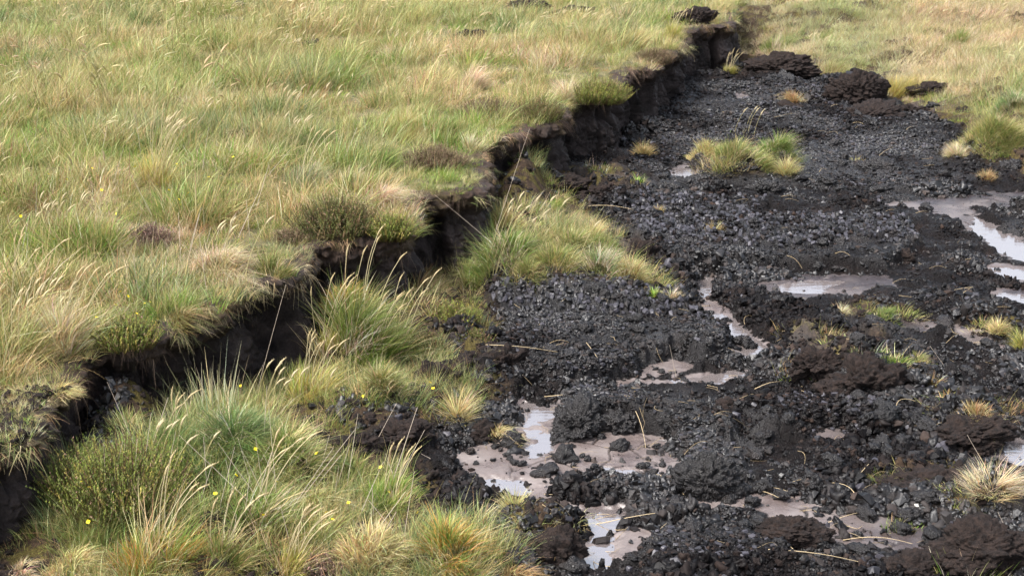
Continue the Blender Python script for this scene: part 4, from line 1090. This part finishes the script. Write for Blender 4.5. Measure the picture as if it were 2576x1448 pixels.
# long bare dead stalks
def long_stalk(px, py, ex, ey, lvl, label, kink=0.0, wd=.0009, group=None):
    """straight dead stalk rooted at a ground point, leaning as far as it reaches up and across"""
    up = lvl == 'U'; px, py = int(px), int(py); x, y, z = place(px, py, up); s = scale_at(x, y, z)
    dx = (ex - px) / s; dz = (py - ey) / s / CP
    r_ = np.random.RandomState((px + py * 5) % 9999); dy = r_.uniform(-.12, .12) * abs(dz)
    t = np.linspace(0, 1, 8); c = np.stack([dx * t + kink * np.sin(t * 3.1) * .1, dy * t, dz * t - .02 * dz * t * t], 1)
    V, F = tube(c, np.linspace(wd, wd * .5, 8), 4)
    o = mesh_np('dead_stalk', V, F, M_STRAW, cols=np.tile((.62, .52, .42), (len(V), 1))); o.location = (x, y, z); tag(o, label, 'dead stalk', group)
G1 = 'pale dead stalks fanning up in the left foreground'
for a in [(700,1330,850,1105),(705,1340,560,1110),(700,1300,690,1010),(690,1325,460,1095),(710,1345,620,1130),(715,1330,800,1290),(730,1290,905,1060),(620,1180,560,1010),(640,1250,610,1090),(600,1290,575,1150),(720,1250,668,1140)]:
    long_stalk(*a, 'F', 'pale straight dead stalk fanning up in the left foreground', group=G1)
r_ = np.random.RandomState(77)
for i in range(34):
    px, py = r_.uniform(260, 1000), r_.uniform(1120, 1420); long_stalk(px, py, px + r_.normal(25, 45), py - r_.uniform(90, 210), 'F', 'pale straight dead stalk fanning up in the left foreground', wd=r_.uniform(.0008, .0013), group=G1)
for a, lb in [((1130,1180,1060,1140),'thin dead stalk leaning left over the wet mud beside the green clump'),
  ((640,1010,740,700),'longest pale stalk crossing in front of the dark bank hollow'),
  ((560,960,600,800),'pale stalk left of the longest one before the hollow'),
  ((350,1150,285,960),'stalk at the left of the foreground tussock'),
  ((90,1330,30,1420),'stub of stalk in the bottom left corner'),
  ((270,1290,330,1100),'lone green-brown stalk in front of the left bank block'),
  ((1215,680,1330,330),'thin long stalk leaning up past the peat pillar'),
  ((1270,640,1095,490),'fine stalk arching left across the dark cut face'),
  ((1605,330,1597,205),'straw hanging upright before the distant bank'),
  ((2400,960,2330,870),'dead stalk leaning over the brown mound'),
  ((2520,1250,2420,1090),'thin stalk leaning left from the whitish tussock'),
  ((2560,1400,2500,1290),'dead stalk in front of the large clod at right'),
  ((1010,1390,1045,1180),'brown upright stalk beside the green clump'),
  ((1700,950,1680,865),'pale curved stalk standing on the cracked slab')]:
    long_stalk(*a, 'F', lb)
for a in [(455,660,455,540),(470,670,520,520),(640,540,680,420),(600,600,660,480),(390,560,340,440),(350,760,345,640),(520,740,515,590),(560,640,600,540),(90,420,60,330),(250,420,280,320),(860,420,900,330),(300,600,240,500)]:
    long_stalk(*a, 'U', 'pale thin dead stalk rising from the open moor', wd=.0013, group='pale dead stalks on the moor')

r_ = np.random.RandomState(78)
for i in range(34):
    px, py = r_.uniform(10, 900), r_.uniform(330, 820)
    if py > 830 - .35 * px: continue
    long_stalk(px, py, px + r_.normal(18, 22), py - r_.uniform(50, 120), 'U', 'pale thin dead stalk rising from the open moor', wd=.0010, group='pale dead stalks on the moor')

# ------------------------------------------------------------ heather
def heather(px, py, wpx, hpx, pal, lvl, label, lean=(0, 0)):
    up = lvl == 'U'; x, y, z = place(px, py, up); s = scale_at(x, y, z)
    rad = wpx / s * .5; h = hpx / s; r_ = np.random.RandomState((px * 5 + py) % 9999)
    h *= .72; n = int(np.clip(5200 * rad * 2 * (h + .05) * 5, 160, 1150))
    cols = {'olive': [(.06, .07, .012), (.10, .11, .02), (.17, .11, .04)], 'brown': [(.11, .08, .035), (.17, .12, .07), (.10, .10, .03)],
            'bright': [(.09, .12, .016), (.16, .19, .028), (.26, .21, .045)], 'purple': [(.12, .075, .06), (.18, .12, .10), (.10, .09, .05)]}[pal]
    Vs, Fs, Cs, off_ = [], [], [], 0
    sV, sF, so_ = [], [], 0
    for i in range(n):
        a = r_.uniform(0, 6.283); q = r_.rand() ** .6
        bx_, by_ = math.cos(a) * q * rad * .85, math.sin(a) * q * rad * .7
        L_ = h * r_.uniform(.45, .8); bz = h * .45 * (1 - q * q) * r_.uniform(.2, 1)
        d = np.array([math.cos(a) * q * .55 + r_.normal(0, .25) + lean[0], math.sin(a) * q * .55 + r_.normal(0, .25) + lean[1], 1.0]); d /= np.linalg.norm(d)
        L_ = max(L_, .03); m_ = int(L_ / .0042) + 4
        t = np.linspace(0.08, 1, m_); bend = r_.normal(0, .18, 3); bend[2] = abs(bend[2]) * .3
        P = np.array([bx_, by_, bz - .01]) + L_ * (t[:, None] * d + t[:, None] ** 2 * bend * .5)
        az = r_.uniform(0, 6.28, m_); le = r_.uniform(.003, .0058, m_) * (1.25 - .6 * t)
        out = np.stack([np.cos(az), np.sin(az), np.full(m_, .9)], 1) * le[:, None]
        sd_ = np.stack([-np.sin(az), np.cos(az), np.zeros(m_)], 1) * .0011
        V = np.stack([P - sd_, P + sd_, P + out + sd_ * .4, P + out - sd_ * .4], 1).reshape(-1, 3)
        F = (np.arange(m_) * 4)[:, None] + np.array([0, 1, 2, 3])
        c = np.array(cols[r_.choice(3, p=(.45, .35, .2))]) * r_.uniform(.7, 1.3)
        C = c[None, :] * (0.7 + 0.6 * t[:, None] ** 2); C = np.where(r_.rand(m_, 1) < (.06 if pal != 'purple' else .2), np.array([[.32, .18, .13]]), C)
        Vs.append(V); Fs.append(F + off_); Cs.append(np.repeat(C, 4, 0)); off_ += len(V)
        if i % 4 == 0:
            V2, F2 = tube(np.stack([np.array([bx_ * .4, by_ * .4, -.01]), P[0], P[-1]]), .0009, 3); sV.append(V2); sF.append(F2 + so_); so_ += len(V2)
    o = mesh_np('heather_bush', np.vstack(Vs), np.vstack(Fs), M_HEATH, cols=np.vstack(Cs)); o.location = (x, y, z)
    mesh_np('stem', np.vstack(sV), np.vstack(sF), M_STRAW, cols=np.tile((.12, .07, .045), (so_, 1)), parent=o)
    tag(o, label, 'heather')
for a in [
 (850,590,230,140,'olive','U','large olive heather bush hanging over the middle of the bank',(.1,-.35)),
 (985,600,95,110,'bright','U','bright green heather clump at the right end of the large bush',(.1,-.5)),
 (320,870,160,115,'bright','U','yellow-green heather with yellow flowers on the near bank edge',(.1,-.2)),
 (1230,300,160,80,'brown','U','left and browner of the two heathers on the bank above the pillar',(.1,-.3)),
 (1355,305,115,80,'olive','U','right and greener of the two heathers on the bank above the pillar',(.2,-.3)),
 (1510,258,135,90,'bright','U','olive heather spilling over the distant bank edge',(.3,-.4)),
 (1095,425,160,85,'brown','U','brownish heather on the bank left of the notch',(.2,-.2)),
 (380,615,105,80,'purple','U','small purplish brown heather in the moor behind the combed tussock'),
 (60,500,170,55,'olive','U','low dark heather patch at the left edge of the moor'),
 (610,350,90,45,'olive','U','low green heather patch in the middle of the moor'),
 (115,228,50,28,'purple','U','small dark brown heather sprig far left on the moor'),
 (320,130,60,28,'purple','U','reddish brown heather in the distance at left'),
 (560,150,40,26,'purple','U','tiny dark heather left of the peat lump on the moor'),
 (1645,160,95,55,'brown','U','brown heather on the far bank just before its last block'),
 (640,660,90,60,'olive','U','small green heather at the foot of the combed tussock'),
 (730,610,90,60,'brown','U','sparse heather left of the large olive bush'),
 (760,120,70,30,'olive','U','greenish low patch above the peat lump on the moor'),
 (300,1270,340,240,'bright','F','widest bright green heather beside the left peat block'),
 (1135,815,150,80,'bright','F','green heather with tiny pink buds right of the domed tussock'),
 (1190,870,110,70,'olive','F','small heather in front of the budded one above the brown turf block'),
 (1060,880,110,80,'olive','F','dark heather between the domed tussock and the brown turf block'),
 (1410,790,100,42,'brown','F','low reddish heather on the front of the grassy mound'),
 (800,1170,110,80,'olive','F','dark heather between the tall mixed tussock and the mossy ground'),
 (820,1440,120,80,'purple','F','purplish heather at the bottom edge'),
 (2350,100,90,40,'olive','F','dark green patch in the far right grass'),
 (1100,700,70,40,'olive','F','small green plant at the foot of the cut face'),
]: heather(*a)

# ------------------------------------------------------------ broad leaves in the foreground
x, y, z = place(850, 1190, False)
root = bpy.data.objects.new('broad_leaved_plant', None); root.location = (x, y, z + .02); root.scale = (.75,) * 3; sc.collection.objects.link(root)
tag(root, 'low plant with broad pointed green leaves among the foreground grass', 'plant')
r_ = np.random.RandomState(2)
for i in range(9):
    a = i * .75 + r_.uniform(-.2, .2); L_ = r_.uniform(.05, .085); t = np.linspace(0, 1, 7); wd = .008 * np.sin(np.pi * np.clip(t, .03, .98)) ** .8
    px_ = L_ * t; pz = L_ * (.75 * t - .75 * t * t)
    V = np.concatenate([np.stack([px_, -wd, pz + .002], 1), np.stack([px_, wd * 0, pz], 1), np.stack([px_, wd, pz + .002], 1)])
    V = np.stack([V[:, 0] * math.cos(a) - V[:, 1] * math.sin(a), V[:, 0] * math.sin(a) + V[:, 1] * math.cos(a), V[:, 2]], 1)
    F = np.array([[k, k + 1, k + 8, k + 7] for k in range(6)] + [[k + 7, k + 8, k + 15, k + 14] for k in range(6)])
    mesh_np('leaf', V, F, M_HEATH, cols=np.tile((.07, .10, .025), (21, 1)) * r_.uniform(.8, 1.2), parent=root)

# ------------------------------------------------------------ tormentil flowers
m, n, b = newmat('yellow_petals'); b.inputs['Base Color'].default_value = (.80, .62, .01, 1); b.inputs['Roughness'].default_value = .6; M_YEL = m
m, n, b = newmat('flower_stem'); b.inputs['Base Color'].default_value = (.10, .16, .04, 1); M_STEM = m
V, F = [], []
for i in range(4):
    a = i * math.pi / 2; k = len(V)
    for rr, ww, zz in ((.0005, .0012, 0), (.0045, .0042, .001), (.0068, .0030, .0022), (.0075, .0008, .0024)):
        for s_ in (-1, 1): V.append((rr * math.cos(a) - s_ * ww * math.sin(a), rr * math.sin(a) + s_ * ww * math.cos(a), zz + .0003 * i))
    for q in range(3): F.append((k + q * 2, k + q * 2 + 1, k + q * 2 + 3, k + q * 2 + 2))
V, F = np.array(V), np.array(F)
fl0 = mesh_np('yellow_flower', V, F, M_YEL)
V, F = tube([(0, 0, -.09), (.004, 0, -.05), (0, 0, 0)], .0006, 4); st0 = mesh_np('stem', V, F, M_STEM, parent=fl0)
th = np.linspace(0, 2 * np.pi, 7)[:-1]; V = np.vstack([np.stack([np.cos(th) * .0016, np.sin(th) * .0016, th * 0 + .001], 1), [[0, 0, .0028]]]); F = np.array([[i, (i + 1) % 6, 6] for i in range(6)])
m, n, b = newmat('flower_centre'); b.inputs['Base Color'].default_value = (.55, .32, .01, 1); ce0 = mesh_np('flower_centre', V, F, m, parent=fl0)
FL = [('yellow four-petalled flower in the left foreground grass', 'yellow flowers in the foreground', 'F', .10, [(212,1268),(232,1278),(548,1298),(232,1373),(600,1255),(648,1178),(825,1345),(800,1190),(700,1262),(318,1440),(610,1012),(668,1350),(840,1362),(430,1440),(880,1320),(1052,1345),(980,1290)]),
      ('yellow flower on the bright heather of the near bank', 'yellow flowers on the near bank', 'U', .10, [(330,808),(252,862),(312,800),(372,830),(385,822),(352,852),(300,830)]),
      ('small yellow flower in the moor grass', 'yellow flowers in the moor grass', 'U', .09, [(430,520),(455,545),(262,520),(238,462),(345,460),(400,505),(480,530),(175,490),(130,480),(300,585),(460,560),(60,590),(560,480),(530,485),(590,430),(385,390),(450,450),(145,650),(30,700)]),
      ('yellow flower beside the rust tuft below the dome tussock', 'yellow flowers by the mossy ground', 'F', .08, [(1090,1010),(1082,1000),(960,1215),(915,1030)])]
first = True; r_ = np.random.RandomState(9)
for lb, gp, lv, hh, pts in FL:
    for px, py in pts:
        up = lv == 'U'; x, y, z = place(px, py + hh * 650 / 1.7, up)
        if first: f_ = fl0; first = False
        else:
            f_ = fl0.copy(); sc.collection.objects.link(f_)
            for ch in (st0, ce0): c = ch.copy(); c.parent = f_; sc.collection.objects.link(c)
        f_.location = (x, y, z + hh + .02 * up); f_.rotation_euler = (R(20) + r_.normal(0, .45), r_.normal(0, .45), r_.uniform(0, 6)); f_.scale = (r_.uniform(.5, .78),) * 3
        tag(f_, lb, 'flower', gp)

# ------------------------------------------------------------ clods
def fine_z(x, y): return float(floor_detail(np.array([x]), np.array([y]))[0][0])
def clod(px, py, wpx, hpx, kind, label, depth=.8, lvl='F', name='peat_clod', rot=None, sink=.42, cat='peat clod'):
    up = lvl == 'U'; x, y, z = place(px, py, up); s = scale_at(x, y, z); rx = wpx / s * .5; h = hpx / s
    r_ = np.random.RandomState((px * 5 + py) % 9999)
    sink = .22 if kind == 'slab' else .1 if (px, py) in ((1270, 930), (1795, 640), (2180, 1000), (2050, 960), (1500, 790)) else sink
    mat = M_TURF if kind in ('turf', 'slab') else M_CLOD
    kw = {'black': dict(rgh=.42, crack=.10), 'dome': dict(rgh=.28, crack=.13), 'turf': dict(rgh=.62, crack=.08, fibre=.10), 'slab': dict(rgh=.36, crack=.09, fibre=.12), 'crumbly': dict(rgh=.6, crack=.12)}[kind]
    o = lump(name, px % 37 + 2, 6 if rx > .075 else 5 if rx > .04 else 4, (1, 1, 1), mat=mat, **kw); sc.collection.objects.link(o)
    if not up: z = min(z, fine_z(x, y)) if kind != 'dome' else z
    hz_ = h / (1.75)
    o.scale = (rx * 1.0, rx * depth, hz_ * 1.1); o.location = (x, y, z + hz_ * (1 - 2 * sink)); o.rotation_euler = (r_.normal(0, .08), r_.normal(0, .08), rot if rot is not None else r_.uniform(-.5, .5))
    tag(o, label, cat); return o
for a in [
 (1270,935,150,95,'turf','rounded brown turf block right of the small heathers'),
 (1150,930,90,60,'turf','darker turf lump left of the rounded brown block'),
 (1090,970,110,70,'turf','dark torn turf under the dead tuft above the mossy ground'),
 (1288,1112,60,56,'black','angular black clod at the edge of the pink mud'),
 (1318,1128,22,16,'black','small clod right below the angular one at the puddle'),
 (1282,1147,18,14,'black','tiniest black lump left of the pool clods'),
 (1372,1182,70,34,'black','flat black clod lying in the middle of the pink mud'),
 (1420,1150,60,50,'black','elongated clod on the right part of the pink mud'),
 (1212,1222,24,20,'black','small black clod at the left end of the front mud'),
 (1450,1080,150,90,'crumbly','crumbling black heap behind the pink mud'),
 (1560,1070,120,60,'crumbly','low crumbling heap right of the first'),
 (1560,1120,50,36,'black','knob of peat between the heap and the pink mud'),
 (1775,1235,170,120,'dome','big domed cracked black clod right of the pink mud'),
 (1690,1060,110,60,'crumbly','grey-black clod behind the domed one'),
 (1640,1420,110,60,'crumbly','black clods at the bottom edge right of the puddle'),
 (1400,1400,140,90,'turf','mossy brown turf heap left of the bright front puddle'),
 (1310,1415,90,60,'crumbly','wet black clods at the foot of the turf heap'),
 (1440,1435,80,45,'crumbly','black clod at the left rim of the bright front puddle'),
 (1980,1360,170,70,'slab','flat brown cracked plate of peat in the right foreground'),
 (2460,1425,230,120,'slab','largest brown cracked block in the bottom right corner'),
 (2300,1440,130,60,'turf','torn turf left of the largest brown block'),
 (2330,1220,200,45,'turf','low mossy turf ledge behind the whitish tussock'),
 (1960,198,170,62,'slab','long brown fibrous slab of turf near the far bank end'),
 (2152,268,140,90,'slab','dark boulder of turf at the far edge of the peat'),
 (2185,300,160,44,'turf','reddish brown torn turf in front of the dark boulder'),
 (2330,240,100,34,'turf','brown lump half hidden in the far yellow grass'),
 (2290,285,70,24,'turf','small reddish clod beside the torn turf'),
 (2420,285,40,22,'turf','little brown clod at the far right edge of the peat'),
 (1830,440,115,48,'crumbly','jagged black lump in front of the peat island'),
 (1790,415,70,30,'black','smaller black lump left of the jagged one'),
 (1920,485,80,36,'crumbly','black lump below the blond tuft'),
 (2210,440,110,50,'crumbly','dark clod near the tiny far tuft'),
 (2150,430,60,26,'black','clod left of the far dark one'),
 (1795,640,76,50,'turf','small dark knob carrying a brown tuft'),
 (1990,282,90,26,'turf','low brown hummock under the rusty tuft'),
 (1620,655,80,60,'turf','mossy turf lump at the right end of the grassy mound'),
 (1500,790,90,70,'crumbly','black torn clod on the front of the grassy mound'),
 (1590,775,90,56,'turf','brown turf clod right of the torn black one'),
 (1690,820,90,40,'turf','turf clod in front of the whitish tuft'),
 (1340,770,110,40,'turf','turf shelf over the left end of the cracked slab'),
 (2180,985,190,100,'turf','main brown crumbling body of the mound at right'),
 (2050,960,120,70,'turf','left flank clod of the brown mound'),
 (2230,1010,110,70,'black','black cracked clod under the vivid green tuft'),
 (2290,1060,80,44,'black','black clod right of and below the mound'),
 (2440,1100,170,60,'turf','turf hummock under the reddish tuft at right'),
 (2100,960,90,50,'crumbly','dark clod between the two parts of the mound'),
 (1440,480,120,44,'turf','mossy rubble heap at the foot of the bank beyond the notch'),
 (1510,500,110,44,'turf','second mossy heap right of the rubble by the pillar'),
 (1560,420,60,30,'turf','small turf clod under the cut face of the distant bank'),
 (1680,475,60,24,'black','flat black clod by the small far pool'),
 (2370,1290,60,24,'turf','tiny turf piece left of the whitish tussock'),
 (1820,1025,60,28,'turf','reddish crumbly turf piece on the open peat'),
 (1640,1010,50,18,'turf','orange-brown sliver of turf on the crumbling heap'),
 (2270,655,60,36,'turf','mossy small clod at the end of the ribbed band'),
 (2380,680,90,26,'turf','low mossy clod right of the ribbed band'),
 (2080,600,60,16,'black','flat clod on the ribbed band'),
 (1965,605,30,12,'turf','tiny brown clod on the ribbed band'),
 (2540,425,60,30,'black','grey stone-like clod at the right edge'),
 (1010,1110,150,60,'turf','mossy turf shelf above the wet peat'),
 (900,1130,110,60,'turf','left part of the mossy shelf'),
 (1215,1090,90,50,'turf','turf knob at the end of the mossy shelf'),
]: clod(*a)
for a in [(780,128,44,26,'crumbly','dark peat lump lying far out on the moor'), (598,28,30,20,'crumbly','small dark peat lump near the top of the moor'),
          (1330,30,90,22,'turf','dark peat ridge near the top centre of the moor'), (1440,42,110,20,'turf','right-hand dark peat ridge near the top of the moor'), (1180,100,70,20,'turf','low brown peat patch left of the straw heads'), (1745,62,80,36,'turf','brown peat lump behind the last bank block')]:
    clod(*a, lvl='U', sink=.1)
# small clods, one kind copied
SMALL = [lump('small_peat_clod', 40 + i, 4, (1, .85, .7), .45, .12, M_CLOD) for i in range(6)]
zones = [('small black clod on the cracked slab in the centre', 'clods on the cracked slab', (1300, 1800, 800, 960), 26, 22),
         ('black clod on the open peat in the right foreground', 'clods in the right foreground', (1600, 2350, 1080, 1430), 60, 34),
         ('black clod on the middle peat beside the mud pools', 'clods in the middle of the peat', (1850, 2500, 740, 1060), 46, 26),
         ('small clod on the far black peat', 'clods on the far peat', (1640, 2400, 250, 560), 50, 20),
         ('black clod in the lower left of the peat beside the grass', 'clods beside the lower grass', (1090, 1320, 1080, 1290), 24, 22),
         ('small clod on the ribbed band of peat', 'clods on the ribbed band', (1600, 2300, 560, 700), 26, 20),
         ('tiny clod resting on the wet pink mud', 'clods on the pink mud', (1200, 1680, 1090, 1240), 22, 15)]
r_ = np.random.RandomState(17); used = set()
for lb, gp, (x0, x1, y0, y1), n_, sz in zones:
    for i in range(n_):
        px, py = r_.uniform(x0, x1), r_.uniform(y0, y1); x, y = W0(px, py); z = fine_z(x, y); s = scale_at(x, y, z)
        k = r_.randint(6); o = SMALL[k] if k not in used else SMALL[k].copy(); used.add(k); sc.collection.objects.link(o)
        r = sz / s * r_.uniform(.4, .95); o.scale = (r * r_.uniform(.9, 1.3), r, r * r_.uniform(.7, 1.1)); o.location = (x, y, z + r * .3); o.rotation_euler = (r_.normal(0, .3), r_.normal(0, .3), r_.uniform(0, 6.3))
        tag(o, lb, 'peat clod', gp)
x, y, z = place(2310, 1282, False); m, n, b = newmat('pale_stone'); b.inputs['Base Color'].default_value = (.42, .41, .37, 1)
o = lump('pebble', 3, 3, (1, .7, .4), .2, 0, m); sc.collection.objects.link(o); o.location = (x, y, fine_z(x, y) + .006); o.scale = (.014,) * 3; tag(o, 'single pale pebble on the smooth mud in the right foreground', 'pebble')

# ------------------------------------------------------------ straws lying on the peat
def straw(x, y, L_, az, curl, rad, col, label, group, kink=None):
    z = fine_z(x, y); n_ = 9; t = np.linspace(0, 1, n_); ang = az + curl * (t - .5)
    if kink: ang = ang + np.where(t > .5, kink, 0)
    dx = np.cos(ang) * L_ / (n_ - 1); dy = np.sin(ang) * L_ / (n_ - 1)
    cx = np.concatenate([[0], np.cumsum(dx[:-1])]); cy = np.concatenate([[0], np.cumsum(dy[:-1])]); cx -= cx.mean(); cy -= cy.mean()
    zz = floor_detail(x + cx, y + cy)[0]; lin = np.linspace(max(zz[0], zz[1]), max(zz[-1], zz[-2]), n_); lift = max(0, np.percentile(zz - lin, 80))
    c = np.stack([cx, cy, lin + lift - z + .003 + .010 * np.sin(t * np.pi) * (L_ > .06)], 1)
    V, F = tube(c, rad * np.linspace(1, .5, n_), 4)
    o = mesh_np('dry_straw', V, F, M_STRAW, cols=np.tile(col, (len(V), 1))); o.location = (x, y, z); tag(o, label, 'straw', group); return o
r_ = np.random.RandomState(5)
def straw_px(x0, y0, x1, y1, curl, label, kink=None, rad=.0013):
    a = W0(x0, y0); b_ = W0(x1, y1); L_ = math.hypot(b_[0] - a[0], b_[1] - a[1]); 
    straw((a[0] + b_[0]) / 2, (a[1] + b_[1]) / 2, L_ * (1 + abs(curl) * .1), math.atan2(b_[1] - a[1], b_[0] - a[0]), curl, rad, (.55, .43, .26), label, None, kink)
for a in [(1225,955,1400,950,.4,'long pale straw lying below the rounded brown turf block'), (1375,940,1420,925,2.6,'hooked straw right of the rounded brown turf block'),
  (1470,920,1502,962,.3,'straight straw on the slab right of the turf block'), (1582,1070,1625,1140,-.3,'pale straw standing across the crumbling heap'),
  (1500,1010,1450,1020,3.5,'curled straw at the front of the slab'), (1370,1015,1440,1010,2.2,'looped straw above the pink mud'),
  (1640,1200,1720,1260,-.4,'straw at the right end of the pink mud'), (1870,1235,1990,1250,.3,'horizontal straw beside the big domed clod'),
  (1900,1240,1990,1280,.2,'bent straw right of the domed clod',1.2), (2155,1230,2200,1190,.2,'straight bright straw in the right foreground peat'),
  (2240,1080,2290,1065,-1.6,'curved pale straw on the black clods at right'), (2170,1100,2210,1090,2.5,'short hooked straw left of the curved one'),
  (2390,765,2450,730,0,'bent straw right of the green and straw tuft',2.4), (1925,1360,2000,1430,.1,'thick straw across the bottom right clods'),
  (1500,1325,1700,1330,.5,'frayed straw beside the bright front puddle'), (1480,1420,1560,1440,2.4,'curled straw at the bottom end of the puddle'),
  (1930,1435,2180,1440,.1,'long straw along the bottom edge'), (1480,545,1590,560,.1,'long straw at the foot of the grassy mound'),
  (2190,440,2245,390,-.2,'pale twig on the far peat at right'), (1950,330,2010,310,.3,'straw on the far peat left of the torn turf'), (1900,1000,1960,990,.6,'bleached straw above the domed clod'),
  (2080,1330,2180,1300,.4,'straw on the flat brown plate'), (2120,1370,2290,1380,-.3,'straw on the smooth mud by the largest block'), (2160,1275,2090,1240,1.2,'wavy straw above the pebble')]:
    straw_px(*a)
for lb, gp, (x0, x1, y0, y1), n_ in [('short dry straw among the black clods in the right foreground', 'straws in the right foreground', (1560, 2400, 1020, 1440), 80),
    ('short dry straw on the middle of the peat', 'straws on the middle peat', (1650, 2550, 600, 1000), 55), ('thin straw on the far black peat', 'straws on the far peat', (1650, 2350, 230, 560), 34),
    ('dry straw around the front puddles', 'straws round the front puddles', (1150, 1600, 980, 1430), 45), ('dry straw scattered on the cracked slab', 'straws on the cracked slab', (1250, 1800, 770, 960), 20),
    ('dry straw on the brown mound and its tufts', 'straws on the brown mound', (1960, 2400, 860, 1060), 24)]:
    for i in range(n_):
        px, py = r_.uniform(x0, x1), r_.uniform(y0, y1); x, y = W0(px, py)
        straw(x, y, r_.uniform(.02, .075) * (1 if y < 6 else 1.5), r_.normal(.1, .7), r_.normal(0, .9), r_.uniform(.0005, .0011), np.array((.50, .38, .22)) * r_.uniform(.4, 1.1), lb, gp, kink=r_.choice([0, 0, 0, 1.2, -1.5]))
fl_ = None
